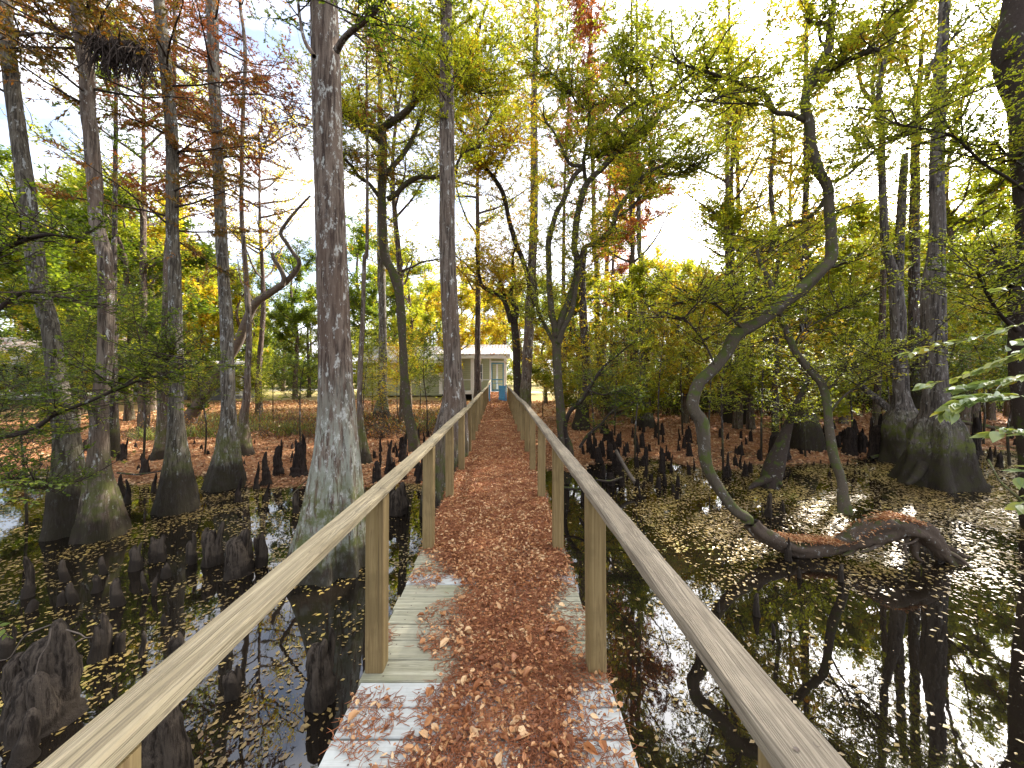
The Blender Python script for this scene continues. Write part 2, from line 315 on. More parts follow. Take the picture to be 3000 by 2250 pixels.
M['sidg'] = siding('pale_green_siding', (.42, .43, .27)); M['sidgrey'] = siding('grey_siding', (.16, .16, .165), .2); M['sidw'] = siding('white_siding', (.7, .72, .74), .2)
def tin(name, c, rust, amt):
    m, t = new_mat(name); tcn = t.nodes.new('ShaderNodeTexCoord'); sx = t.nodes.new('ShaderNodeSeparateXYZ'); t.links.new(tcn.outputs['Object'], sx.inputs[0])
    wv = mth(t, 'SINE', mth(t, 'MULTIPLY', sx.outputs['X'], 26.0)); n = noise(t, 1.6, 6, .7, sc3=(2, 1, 1))
    cc = mixc(t, stepr(t, n, .62-amt*.25, .70-amt*.15), c, rust); finish(t, cc, .38, wv, .7, .02, .6); return m
M['tin'] = tin('tin_roof', (.62, .60, .62), (.36, .19, .12), .45); M['tinr'] = tin('rusty_tin_roof', (.42, .38, .34), (.22, .10, .06), .75)

# ------------------------------------------------------------------ ground and water
SX = [-60, -30, -12, -8, -3, -1, 1, 2.5, 4.5, 8, 14, 30, 60]; SY = [8.6, 8.6, 8.6, 8.4, 8.2, 8.8, 9.4, 9.9, 10.0, 10.2, 12, 15, 22]
def gh(x, y):
    x = np.asarray(x, float); y = np.asarray(y, float)
    d = y-np.interp(x, SX, SY)
    z = np.interp(d, [-40, -4, -1.5, 0, 1.5, 5, 9, 14, 22, 60, 400], [-.5, -.4, -.10, 0, .05, .17, .36, .56, .72, .86, .9])
    b = np.sin(x*1.3+np.sin(y*.9)*1.2)*np.cos(y*1.1+x*.4)*.035+np.sin(x*3.1+y*2.3)*.015+np.sin(x*.35-y*.27)*.05*np.clip(d/8, 0, 1)
    return z+b*np.clip((d+3)/3, 0, 1)
def ground_mat():
    m, t = new_mat('ground'); g = t.nodes.new('ShaderNodeNewGeometry'); sx = t.nodes.new('ShaderNodeSeparateXYZ'); t.links.new(g.outputs['Position'], sx.inputs[0])
    n1 = noise(t, 16, 6, .75); n2 = noise(t, 2.2, 4, .6); n3 = noise(t, .35, 4, .6); n4 = noise(t, 45, 4, .7)
    r1 = ramp(t, [(.30, (.075, .033, .016)), (.45, (.25, .11, .048)), (.58, (.40, .20, .09)), (.72, (.54, .33, .17))]); t.links.new(n1, r1.inputs[0]); c = r1.outputs[0]
    r2 = ramp(t, [(.3, (.17, .155, .045)), (.5, (.33, .26, .10)), (.7, (.44, .34, .16))]); t.links.new(n4, r2.inputs[0])
    y = mth(t, 'ADD', sx.outputs['Y'], mth(t, 'MULTIPLY', mth(t, 'SUBTRACT', n3, .5), 8)); y = mth(t, 'ADD', y, mth(t, 'MULTIPLY', mth(t, 'SUBTRACT', n2, .5), 4))
    xr = sx.outputs['X']
    yy = mth(t, 'SUBTRACT', y, mth(t, 'MULTIPLY', stepr(t, xr, 5, 10), 30))
    lawn = mth(t, 'MULTIPLY', stepr(t, yy, 16.5, 21), mth(t, 'ADD', .55, mth(t, 'MULTIPLY', stepr(t, yy, 23, 32), .45)))
    c = mixc(t, lawn, c, r2.outputs[0]); c = mixc(t, mth(t, 'MULTIPLY', stepr(t, n2, .55, .68), mth(t, 'MULTIPLY', lawn, .5)), c, (.10, .13, .025))
    rd = mth(t, 'ABSOLUTE', mth(t, 'SUBTRACT', mth(t, 'ADD', y, mth(t, 'MULTIPLY', xr, .25)), 38.0))
    c = mixc(t, mth(t, 'MULTIPLY', mth(t, 'SUBTRACT', 1.0, stepr(t, rd, 1.2, 2.4)), .85), c, (.50, .46, .40))
    mud = mth(t, 'SUBTRACT', 1.0, stepr(t, sx.outputs['Z'], -.02, .05)); c = mixc(t, mth(t, 'MULTIPLY', mud, .8), c, (.035, .022, .015))
    finish(t, c, .9, n1, .8, .03, .15); return m
def grid(xs, ys, zf):
    X, Y = np.meshgrid(xs, ys); Z = zf(X, Y); V = np.stack([X, Y, Z], -1).reshape(-1, 3); a, b = len(ys), len(xs)
    i = (np.arange(a-1)*b)[:, None]; j = np.arange(b-1)[None]; Q = np.stack([i+j, i+j+1, i+b+j+1, i+b+j], -1).reshape(-1, 4); return V, Q
mb = MB(); xs = np.concatenate([np.linspace(-900, -45, 14), np.linspace(-40, 40, 260), np.linspace(45, 900, 14)]); ys = np.concatenate([np.linspace(-300, -8, 8), np.linspace(-6, 40, 200), np.linspace(42, 100, 30), np.linspace(120, 1500, 14)])
V, Q = grid(xs, ys, gh); mb.add(V, Q, smooth=True); tag(mb.build('ground', ground_mat()), kind='structure')
def water_mat():
    m, t = new_mat('swamp_water'); n = noise(t, 2.2, 3, .5, sc3=(1, 1, 1)); n2 = noise(t, 14, 2, .5); h = mth(t, 'ADD', n, mth(t, 'MULTIPLY', n2, .06))
    p = finish(t, (.010, .0075, .005), .015, h, .05, .02, .5); p.inputs['IOR'].default_value = 1.8; return m
mb = MB(); V, Q = grid(np.array([-400., -60, -20, 0, 20, 60, 400]), np.array([-200., -20, 0, 10, 20, 32]), lambda x, y: x*0); mb.add(V, Q)
tag(mb.build('water', water_mat()), kind='structure')

# ------------------------------------------------------------------ boardwalk
CY = [-3, 1.84, 3.12, 4.52, 5.70, 7.08, 8.35, 9.66, 10.9, 12.2, 20.9, 28]; CX = [-.03, -.129, -.159, -.199, -.229, -.266, -.315, -.370, -.42, -.475, -.788, -1.02]
DZ = .94
def cx(y): return np.interp(y, CY, CX)
def dz(y): return DZ+np.interp(y, [20.9, 26.6], [0, .29])+.006*np.sin(np.asarray(y)*1.9)
bw = empty('boardwalk', (0, 0, 0), 'long narrow wooden boardwalk with railings, crossing the swamp to the cottage porch', 'boardwalk')
mb = MB(); y = -1.2; k = 0
painted = []
while y < 26.6:
    wd = .142+rng.uniform(-.006, .006); zc = float(dz(y))+rng.uniform(-.002, .002); c = float(cx(y+wd/2)); jl, jr = rng.uniform(-.008, .012, 2)
    pnt = (y < 1.72) or (2.58 < y+.07 < 2.72) or (4.72 < y+.07 < 4.86)
    hw = .595
    bbox(mb, c-hw-jl, c+hw+jr, y+.003, y+wd-.003-rng.uniform(0, .003), zc-.038, zc, .004, 1 if pnt else 0)
    for e in (-.5, -.47, .47, .5):
        for yy_ in (.035, .105):
            th_ = np.linspace(0, 2*np.pi, 7)[:6]; cxx, cyy = c+e+rng.uniform(-.008, .008), y+yy_; V = np.stack([cxx+.0045*np.cos(th_), cyy+.0045*np.sin(th_), np.full(6, zc+.0018)], 1)
            if abs(e) > .48 and y < 8: mb.add(V, [(0, 1, 2, 3), (0, 3, 4, 5)], mi=2)
    y += wd
mb.build('deck', [M['deckw'], M['deckp'], M['screw']], bw)
for s_ in (-1, 1):
    mb = MB(); yy = np.arange(-1.2, 26.6, 1.31)
    for a, b in zip(yy[:-1], yy[1:]):
        ca, cb = float(cx(a))+s_*.54, float(cx(b))+s_*.54; za, zb = float(dz(a))-.042, float(dz(b))-.042
        V = [(ca-.02, a, za-.18), (ca+.02, a, za-.18), (cb-.02, b, zb-.18), (cb+.02, b, zb-.18), (ca-.02, a, za), (ca+.02, a, za), (cb-.02, b, zb), (cb+.02, b, zb)]
        mb.add(V, [(0, 2, 3, 1), (4, 5, 7, 6), (0, 1, 5, 4), (2, 6, 7, 3), (0, 4, 6, 2), (1, 3, 7, 5)])
    mb.build('support_beam', M['beamw'], bw)
def sweep_rail(side, pts, tw=.089, th=.038):
    """rail cap boards butted end to end, each a chamfered bar"""
    mb = MB(); b = .006
    prof = np.array([(-tw/2+b, 0), (tw/2-b, 0), (tw/2, b), (tw/2, th-b), (tw/2-b, th), (-tw/2+b, th), (-tw/2, th-b), (-tw/2, b)])
    i = 0
    while i < len(pts)-1:
        j = min(i+2, len(pts)-1); seg = np.array(pts[i:j+1]); P, _ = smooth_path(seg, np.ones(len(seg)), .12); n = len(P)
        P = P+np.array([rng.uniform(-.004, .004), 0, rng.uniform(-.002, .003)]); T = norm(np.gradient(P, axis=0)); T[:, 2] = 0; T = norm(T); S = np.stack([T[:, 1], -T[:, 0], 0*T[:, 0]], 1)
        P[0, 1] += .002; P[-1, 1] -= .002
        jt = rng.normal(0, .0013, (n, 8, 1))
        V = P[:, None]+S[:, None]*(prof[None, :, :1]+jt)+np.array([0, 0, 1.])*(prof[None, :, 1:]+jt); ii = (np.arange(n-1)*8)[:, None]; jj = np.arange(8)[None]
        Q = np.stack([ii+jj, ii+(jj+1) % 8, ii+8+(jj+1) % 8, ii+8+jj], -1).reshape(-1, 4); e = (n-1)*8
        Q = np.vstack([Q, [(0, 3, 2, 1), (0, 7, 4, 3), (4, 7, 6, 5), (e, e+1, e+2, e+3), (e, e+3, e+4, e+7), (e+4, e+5, e+6, e+7)]])
        mb.add(V.reshape(-1, 3), Q); i = j
    for px_, py_, pz_ in pts:
        for e in (-1, 1):
            th_ = np.linspace(0, 2*np.pi, 7)[:6]; cxx, cyy = px_+e*.018, py_+rng.uniform(-.02, .02); V = np.stack([cxx+.0045*np.cos(th_), cyy+.0045*np.sin(th_), np.full(6, pz_+th+.0022)], 1); mb.add(np.vstack([V, [[cxx, cyy, pz_+th+.0018]]]), None, [(k_, (k_+1) % 6, 6) for k_ in range(6)], mi=1)
    return mb.build('handrail', [M['railw'] if side < 0 else M['railg'], M['screw']], bw)
PH = .85; pys = [1.84+1.31*k for k in range(-2, 15)]
posts = {-1: [], 1: []}
for s_ in (-1, 1):
    rp_ = []
    for k, py in enumerate(pys):
        c = float(cx(py))+s_*(.505+.0445); zt = float(dz(py))+PH+rng.uniform(-.008, .008); lean = rng.uniform(-.006, .006)
        mb = MB(); bbox(mb, c-.0445, c+.0445, py, py+.089, float(dz(py))+.0015, zt, .005)
        v = mb.v[0]; top = v[:, 2] > DZ+.4; v[top, 0] += lean; mb.build('post', M['postw'], bw)
        mb = MB(); g0 = min(float(gh(c, py)), 0)-.4; bbox(mb, c-.05, c+.05, py+.0, py+.1, g0, float(dz(py))-.2225, .005); mb.build('pile', M['beamw'], bw)
        rp_.append((c+lean, py+.045, zt+.001))
    rp_ = [(float(cx(-.9))+s_*.55, -.9, DZ+PH)]+rp_[1:]
    if s_ < 0: rp_ += [(float(cx(24))-.55, 24, float(dz(24))+PH), (float(cx(26.8))-.52, 26.8, float(dz(26.8))+PH-.02)]
    else: rp_[-1] = (rp_[-1][0], 20.75, rp_[-1][2])
    posts[s_] = rp_; sweep_rail(s_, rp_)
for s_, ys_ in ((-1, (22.2, 23.5, 24.8, 26.1)),):
    for py in ys_:
        mb = MB(); c = float(cx(py))-.55; bbox(mb, c-.045, c+.045, py, py+.09, float(dz(py))+.0015, float(dz(py))+PH-.005, .005); mb.build('post', M['white'], bw)
# gate
gy = 20.9; gl = float(cx(gy))-.46; gr = float(cx(gy))+.46
gate = empty('gate', (gr, gy, DZ), 'small bright blue wooden gate standing half open at the far end of the boardwalk', 'gate')
for x in (gl, gr):
    mb = MB(); bbox(mb, x-.035, x+.035, gy-.04, gy+.04, DZ+.006, DZ+.93, .005); mb.build('gate_post', M['blue'], gate, (gr, gy, DZ))
a = R(118); dx, dy = math.cos(a), math.sin(a)
def gpan(u0, u1, z0, z1, th, off=0):
    mb = MB(); bbox(mb, u0, u1, -th/2+off, th/2+off, z0, z1, .004); v = mb.v[0]; x, y_ = v[:, 0].copy(), v[:, 1].copy()
    v[:, 0] = gr-.05+x*dx-y_*dy; v[:, 1] = gy+x*dy+y_*dx; v[:, 2] += DZ; return mb
for i in range(5): gpan(.02+i*.155, .02+i*.155+.15, .05, .70, .022).build('gate_board', M['blue'], gate, (gr, gy, DZ))
gpan(.015, .80, .706, .88, .03).build('gate_rail', M['blue'], gate, (gr, gy, DZ))
gpan(.03, .79, .12, .22, .025, .025).build('gate_brace', M['blue'], gate, (gr, gy, DZ))

# ------------------------------------------------------------------ litter on the deck
def cover(x, y):
    """how much litter lies at a point of the deck, 0..1 ; x across from the centre line"""
    x = np.asarray(x); y = np.asarray(y); n = .5+.25*np.sin(x*9+y*3.1)+.25*np.sin(x*17-y*7.3+1)*np.cos(y*5)
    ctr = np.interp(y, [1, 1.5, 1.8, 2.2, 3.0, 3.4], [.04, .06, .12, .13, .10, 0]); hw = np.interp(y, [1, 1.5, 2.0, 2.5, 2.8, 3.0, 3.4, 4, 6, 30], [.36, .34, .36, .34, .38, .54, .64, .68, .7, .7])
    hw = hw+.05*np.sin(y*7+np.sign(x))+.04*np.sin(y*17+2*np.sign(x)); c = np.clip((hw-np.abs(x-ctr))/.22+.5, 0, 1)
    c = np.where((x > .1) & (y < 2.4), np.maximum(c, .28), c); c = np.maximum(c, .34*((np.sin(x*13+y*5)+np.sin(y*11-x*6)) > .45)); return np.clip(c*(.62+.7*n), 0, 1)
r = np.random.default_rng(3)
def scatter_deck(n, y0, y1, p):
    y = y0+(y1-y0)*r.uniform(0, 1, n)**p; x = r.uniform(-.6, .6, n); k = r.uniform(0, 1, n) < cover(x, y)**1.4; y, x = y[k], x[k]; return x+cx(y), y, cover(x, y)
mb = MB(); ys = np.concatenate([np.arange(3.15, 8, .04), np.arange(8, 26.5, .12)]); xs_ = np.linspace(-.60, .60, 50)
X, Y = np.meshgrid(xs_, ys); cvr = cover(X, Y); nn = r.normal(0, .35, X.shape); Z = dz(Y)+.016*np.clip(cvr-.55+nn*.35, -1, .8)*np.clip((Y-3.1)/1.2, .0, 1)+.0-.012*(np.abs(X) > .585)
V = np.stack([X+cx(Y), Y, Z], -1).reshape(-1, 3); i = (np.arange(len(ys)-1)*50)[:, None]; j = np.arange(49)[None]; mb.add(V, np.stack([i+j, i+j+1, i+51+j, i+50+j], -1).reshape(-1, 4))
m, t = new_mat('litter_mat'); n1 = noise(t, 60, 4, .75); rr_ = ramp(t, [(.3, (.13, .04, .015)), (.5, (.30, .108, .045)), (.7, (.50, .23, .10))]); t.links.new(n1, rr_.inputs[0]); finish(t, rr_.outputs[0], .9, n1, 1, .01, .1)
tag(mb.build('needle_bed', m), 'rust brown bed of packed needles on the boardwalk', 'leaf litter', kind='stuff')
mb = MB()
for n, y0, y1, p in ((72000, 1.1, 4.5, 1.0), (60000, 4.5, 12, 1.2), (24000, 12, 26.5, 1)):
    x, y, cv = scatter_deck(n, y0, y1, p); m_ = len(x); tuft = np.round(x*9+r.normal(0, .5, m_))/9*.35+x*.65
    a = r.uniform(0, np.pi*2, m_)*.6+np.round(r.uniform(0, 6, m_))*.9; d = np.stack([np.cos(a), np.sin(a), r.normal(0, .12, m_)], 1); ln = r.uniform(.018, .05, m_)*(1.2 if y1 < 5 else 1.6)
    C0 = np.stack([x, y, dz(y)+.003+r.uniform(0, .014, m_)*cv], 1); bend = np.stack([-np.sin(a), np.cos(a), 0*a], 1)*r.normal(0, .25, m_)[:, None]
    P = np.stack([C0, C0+(d+bend*.3)*ln[:, None]*.5, C0+(d+bend)*ln[:, None]], 1); P[..., 2] = np.maximum(P[..., 2], (dz(y)+.0025)[:, None])
    tubes(mb, P, np.ones((m_, 3))*np.array([.0013, .0014, .0007])*(1 if y1 < 5 else 2.0), 3)
tag(mb.build('fallen_needles', M['needle']), 'rusty cypress needles scattered over the boardwalk boards', 'leaf litter', kind='stuff')
def curled(mb, x, y, z, ln, wd, r, mi=0, tilt=.5):
    """dry curled leaves: six-point blade folded and bent"""
    n = len(x); a = r.uniform(0, 2*np.pi, n); D = np.stack([np.cos(a), np.sin(a), r.normal(0, tilt*.5, n)], 1); N = norm(np.stack([r.normal(0, tilt, n), r.normal(0, tilt, n), np.ones(n)], 1))
    ln = ln*(.7+.6*r.uniform(0, 1, n)); D = norm(D); S = norm(np.cross(D, N)); N = np.cross(S, D); C = np.stack([x, y, z], 1); cu = r.uniform(-.2, .75, n)*wd; be = r.uniform(-.35, .35, n)*ln
    def pt(t_, s_, up): return C+D*(ln*t_)[:, None]+S*(wd*s_)[:, None]+N*up[:, None]
    pts = [pt(0, 0, 0*ln), pt(.3, .5, cu+be*.3), pt(.7, .42, cu+be*.3), pt(1, 0, be*0), pt(.7, -.42, cu+be*.3), pt(.3, -.5, cu+be*.3), pt(.32, 0, be*.3), pt(.7, 0, be*.3)]
    V = np.stack(pts, 1).reshape(-1, 3); b = (np.arange(n)*8)[:, None]
    Q = np.concatenate([b+np.array([[6, 1, 2, 7]]), b+np.array([[6, 7, 4, 5]])]); T = np.concatenate([b+np.array([[0, 1, 6]]), b+np.array([[0, 6, 5]]), b+np.array([[7, 2, 3]]), b+np.array([[7, 3, 4]])]); mb.add(V, Q, T, mi=mi)
mb = MB()
for n, y0, y1, l0, l1 in ((8500, 1.1, 3.1, .012, .032), (300, 1.1, 2.5, .032, .07), (15000, 2.6, 6, .016, .038), (22000, 6, 13, .02, .045), (10000, 13, 26.6, .04, .075)):
    x, y, cv = scatter_deck(n, y0, y1, 1.0); m_ = len(x); ln = r.uniform(l0, l1, m_); curled(mb, x, y, dz(y)+.006+r.uniform(0, .012, m_), ln, ln*r.uniform(.4, .7, m_), r, tilt=.4)
tag(mb.build('fallen_leaves', M['drop']), 'dry brown and tan leaves lying along the boardwalk', 'leaf litter', kind='stuff')

# ------------------------------------------------------------------ litter on the bank, leaves on the water
r = np.random.default_rng(5); mb = MB(); n = 90000; x = r.uniform(-20, 26, n); y = 8+18*r.uniform(0, 1, n)**1.3; z = gh(x, y); k = z > -.01; x, y, z = x[k], y[k], z[k]
ln = r.uniform(.05, .10, len(x))*(.6+y/22); curled(mb, x, y, z+.01, ln, ln*.55, r, tilt=.45)
M['bankleaf'] = leaf_mat('bank_leaf', [(0, (.10, .045, .02)), (.3, (.24, .105, .05)), (.55, (.38, .19, .09)), (.8, (.50, .30, .15)), (1, (.60, .42, .24))], trans=.15, tint=(1.1, .9, .7), rough=.55, clump=2, rnd=.75)
tag(mb.build('bank_leaf_litter', M['bankleaf']), 'rust coloured fallen leaves covering the muddy bank', 'leaf litter', kind='stuff')
mb = MB(); n = 560000; Yr = 1.0+19*r.uniform(0, 1, n)**1.15; Xr = r.uniform(-1.5, 1.5, n)*(Yr+.6)
def fdens(x, y):
    u = CU+F*x/y; p = .5+.3*np.sin(x*1.7+y*.6)*np.cos(y*1.3-x*.7)+.3*np.sin(x*4.1-y*3.3+np.sin(y*2.2)*1.5)
    rt = np.clip((y-3.6)/2.8, 0, 1)**1.4*np.clip((u-1750)/300, 0, 1)*2.0+.04
    lf = .20+.65*np.clip((y-3.0)/6, 0, 1)**1.5; d = np.where(x > 0, rt, lf)
    return d*np.clip(1.5*np.clip(p, 0, 1.2)**1.8+.06, 0, 1.6)*np.where((x > .6) & (x < 2.2) & (y < 9) & (y > 4), .25, 1)
pk = r.uniform(0, 1, n) < fdens(Xr, Yr)*.95; k = pk & (gh(Xr, Yr) < .02); x, y = Xr[k], Yr[k]; n = len(x); a = r.uniform(0, 2*np.pi, n)
D = np.stack([np.cos(a), np.sin(a), r.normal(0, .03, n)], 1); N = norm(np.stack([r.normal(0, .10, n), r.normal(0, .10, n), np.ones(n)], 1)); ln = (.010+.045*r.uniform(0, 1, n)**2)*(1+y*.05)
leaves(mb, np.stack([x, y, r.uniform(.003, .007, n)], 1), D, N, ln, ln*.55, fold=.04)
tag(mb.build('floating_leaves', M['float']), 'small pale and yellow leaves floating on the dark water', 'floating leaves', kind='stuff')

# ------------------------------------------------------------------ trees
def px_limb(pts, Y0, Y1=None):
    """pts (u, v, width in px) from the low end upwards -> 3-D points and radii, distance running from Y0 to Y1"""
    pts = np.array(pts, float); n = len(pts); Y1 = Y0 if Y1 is None else Y1; s_ = np.r_[0, np.cumsum(np.hypot(*np.diff(pts[:, :2], axis=0).T))]; Y = Y0+(Y1-Y0)*s_/s_[-1]
    P = np.stack([(pts[:, 0]-CU)*Y/F, Y, CH-(pts[:, 1]-HZ)*Y/F], 1); return P, pts[:, 2]*Y/F/2*.93
def cr(cx0, cy0, pts, sc_=2.212): return [(cx0+a/sc_, cy0+b/sc_, c/sc_) for a, b, c in pts]
def sprays(mb, P, r, n1, L1, n2, L2, nl, leaf, up=.05, wig=.16, flat=.35, t0=.25, r1=.010, mi_t=0, mi_l=1, k1=7, hang=0, spread=1.0, aspect=.5):
    """twigs along the limb points P and leaves along the twigs"""
    nl = int(nl*1.12); leaf *= .98; n2 = int(n2*1.5); n1 = int(n1*1.15); L1 *= 1.3
    if n1 < 1: return
    N = len(P); i = (N*(t0+(1-t0)*r.uniform(0, 1, n1))).astype(int).clip(1, N-2); T = norm(P[i+1]-P[i-1])
    D = norm(.35*T+spread*rand_h(r, n1)+np.array([0, 0, 1.])*r.normal(.12, .25, n1)[:, None]); Ls = L1*r.uniform(.45, 1.15, n1)
    P1 = grow(P[i], D, Ls, k1, wig, up, r); t = np.linspace(1, .22, k1+1)[None]; tubes(mb, P1, (r1*(Ls/L1))[:, None]*t, 4, mi_t)
    a = r.integers(0, n1, n2); b = r.integers(1, k1+1, n2); T = norm(P1[a, b]-P1[a, b-1]); D = norm(.6*T+.75*rand_h(r, n2)+np.array([0, 0, 1.])*r.normal(.0, .18, n2)[:, None]); Ls2 = L2*r.uniform(.4, 1.2, n2)*(1.15-.4*b/k1)
    P2 = grow(P1[a, b], D, Ls2, 5, .22, up*.5-hang, r); tubes(mb, P2, np.linspace(r1*.46, r1*.2, 6)[None]*np.ones((n2, 1)), 3, mi_t)
    c = r.integers(0, n2, nl); q = r.uniform(.6, 5, nl); qi = np.minimum(q.astype(int), 4); fr = (q-qi)[:, None]; C = P2[c, qi]*(1-fr)+P2[c, qi+1]*fr; T = norm(P2[c, qi+1]-P2[c, qi])
    s_ = np.cross(T, np.array([0, 0, 1.])); D = norm(T*.6+norm(s_)*r.choice([-1, 1], nl)[:, None]*.9+r.normal(0, .25, (nl, 3))); Nn = norm(np.array([0, 0, 1.])+r.normal(0, flat, (nl, 3)))
    ln = leaf*r.uniform(.6, 1.25, nl); leaves(mb, C, D, Nn, ln, ln*aspect, mi_l)
TR = []
def tree(name, label, cat, limbs, bark, leafm, spr=None, flute=.0, sides=20, group=None, seed=0, twig='twig', extra=None, rough=.03, base_drop=.45):
    """limbs: list of (pts, Y0, Y1); the first is the trunk. spr: dict of spray options, or a list with one per limb (None = bare)"""
    r = np.random.default_rng(seed+100); P0, r0 = px_limb(*limbs[0]); base = P0[0].copy()
    root = empty(name, base, label, cat, group); mb = MB(); cb = MB(); any_l = False
    for i, lb in enumerate(limbs):
        P, rd = px_limb(*lb)
        if i == 0:
            tdir = P[0]-P[1]; P = np.vstack([P[0]+np.array([0, 0, -base_drop]), P]); rd = np.r_[rd[0]*1.12, rd]
        step = max(.035, min(.12, np.median(rd)*.45)); Ps, rs = smooth_path(P, rd, step)
        big = rs.max() > .05
        trunk_tube(mb, Ps, rs, sides if i == 0 else (10 if big else 7), flute if i == 0 else 0, rough, seed=seed*31+i, rmid=np.median(rs) if i == 0 else None)
        s_ = spr[i] if isinstance(spr, list) else (spr if i > 0 or len(limbs) == 1 else None)
        if s_: sprays(cb, Ps, r, **s_); any_l = True
    if extra: extra(cb, r); any_l = True
    mb.build('trunk', bark, root, base)
    if any_l: cb.build('crown', [M[twig], leafm], root, base)
    return root
def S(n1, L1, n2, L2, nl, leaf, **k): return dict(n1=n1, L1=L1, n2=n2, L2=L2, nl=nl, leaf=leaf, **k)
def auto_limbs(Ptop, Pbot, n, L, r, t_lo=0, t_hi=1, up=.12, rad=.02):
    t = r.uniform(t_lo, t_hi, n)[:, None]; st = Pbot*(1-t)+Ptop*t; D = rand_h(r, n)+np.array([0, 0, 1.])*r.normal(up, .15, n)[:, None]; return grow(st, D, L*r.uniform(.5, 1.1, n), 10, .10, .01, r)
def cyp_crown(u, v0, v1, Y, n, L, nl, leaf=.07, spray=None, mi=1, n2f=14, up=.12):
    """feathery cypress limbs around a trunk between rows v0 (low) and v1 (high)"""
    def f(cb, r):
        m0 = int(nl*1.35); A = W(u, v0, Y); B = W(u+(0 if np.isscalar(u) else 0), v1, Y); Pl = auto_limbs(B, A, n, L, r, up=up); tubes(cb, Pl, np.linspace(.016, .004, 11)[None]*np.ones((n, 1))*(L/1.6), 5, 0)
        m = n*n2f; a = r.integers(0, n, m); b = r.integers(2, 11, m); T = norm(Pl[a, b]-Pl[a, b-1]); D = norm(.55*T+.8*rand_h(r, m)+np.array([0, 0, 1.])*r.normal(-.02, .18, m)[:, None]); P2 = grow(Pl[a, b], D, L*.32*r.uniform(.4, 1.1, m), 5, .16, -.02, r)
        tubes(cb, P2, np.linspace(.0045, .0018, 6)[None]*np.ones((m, 1)), 3, 0)
        c = r.integers(0, m, m0); q = r.uniform(.4, 5, m0); qi = np.minimum(q.astype(int), 4); fr = (q-qi)[:, None]; C = P2[c, qi]*(1-fr)+P2[c, qi+1]*fr; T = norm(P2[c, qi+1]-P2[c, qi])
        D = norm(T*.7+r.normal(0, .55, (m0, 3))+np.array([0, 0, -.15])); ln = leaf*r.uniform(.5, 1.3, m0); leaves(cb, C, D, norm(r.normal(0, 1, (m0, 3))+np.array([0, 0, .8])), ln, ln*.28, mi)
    return f
def multi(*fs):
    def f(cb, r):
        for g in fs: g(cb, r)
    return f
rev = lambda a: list(reversed(a))
# --- left side cypresses (lists run from the base upwards)
tree('cypress_tree', 'slender grey cypress closest to the left edge, leaning left and flaring at the waterline', 'tree',
     [([(203, 1560, 118), (200, 1470, 95), (198, 1340, 66), (190, 1250, 55), (167, 1110, 45), (150, 976, 42), (117, 840, 42), (88, 640, 40), (70, 500, 38), (50, 360, 36), (30, 200, 36), (8, 0, 34), (-20, -300, 26), (-40, -600, 16)], 5.75)],
     M['cypgrey'], M['leafO'], flute=.16, seed=1, extra=cyp_crown(20, 300, -600, 5.75, 18, 1.9, 9000))
tree('cypress_tree', 'slim lichen-spotted cypress standing second from the left edge, dark wet base', 'tree',
     [([(296, 1578, 118), (294, 1490, 92), (290, 1380, 60), (292, 1290, 46), (292, 1200, 42), (300, 1110, 38), (310, 1020, 38), (312, 885, 38), (307, 750, 36), (288, 680, 37), (280, 590, 36), (274, 500, 36), (267, 407, 36), (258, 316, 36), (253, 203, 36), (240, 113, 36), (226, 0, 32), (210, -250, 25), (200, -550, 14)], 5.6),
      (cr(0, 0, [(540, 300, 14), (440, 240, 16), (340, 150, 14), (250, 60, 12), (200, -30, 9)]), 5.6, 5.0), (cr(0, 0, [(590, 400, 10), (680, 370, 12), (780, 345, 12), (900, 350, 9), (1010, 350, 5)]), 5.6, 5.3), (cr(0, 0, [(545, 260, 11), (420, 235, 14), (260, 215, 14), (90, 230, 10), (-60, 250, 6)]), 5.6, 5.2)],
     M['cypred'], M['leafO'], flute=.16, seed=2, spr=[None, S(10, .7, 60, .3, 900, .05), S(8, .6, 50, .3, 700, .05), S(10, .7, 60, .3, 900, .05)], extra=cyp_crown(262, 420, -550, 5.6, 20, 1.9, 10000))
tree('cypress_tree', 'grey cypress with split buttress base between the spotted cypress and dark cypress', 'tree',
     [([(522, 1495, 112), (520, 1430, 90), (520, 1360, 68), (518, 1290, 50), (516, 1200, 38), (518, 1112, 36), (515, 930, 34), (509, 745, 32), (505, 633, 32), (506, 500, 32), (502, 384, 32), (493, 271, 30), (479, 136, 30), (466, 0, 28), (455, -250, 20), (450, -500, 10)], 6.7)],
     M['cypgrey'], M['leafO'], flute=.2, seed=3, extra=cyp_crown(490, 700, -500, 6.7, 30, 2.0, 15000))
tree('cypress_tree', 'dark straight cypress with a black flared foot, third wide trunk left of the big one', 'tree',
     [([(660, 1428, 112), (664, 1380, 92), (667, 1338, 76), (669, 1270, 54), (669, 1202, 41), (667, 1089, 36), (665, 976, 34), (658, 863, 32), (651, 742, 32), (644, 588, 30), (637, 450, 30), (633, 340, 30), (626, 226, 30), (624, 113, 30), (619, 0, 29), (612, -250, 22), (605, -500, 12)], 8.1),
      (cr(0, 0, [(1430, 560, 12), (1500, 490, 12), (1600, 465, 12), (1680, 490, 10), (1760, 560, 8), (1850, 700, 8), (1930, 800, 7), (2010, 840, 5)]), 8.1, 7.5), (cr(0, 0, [(1430, 622, 9), (1600, 610, 10), (1750, 620, 8), (1900, 660, 6), (2010, 680, 4)]), 8.1, 7.8)],
     M['cyp'], M['leafR'], flute=.16, seed=4, spr=[None, S(20, .9, 120, .35, 1500, .05), S(12, .8, 80, .3, 900, .05)], extra=cyp_crown(630, 600, -500, 8.1, 26, 2.1, 9000))
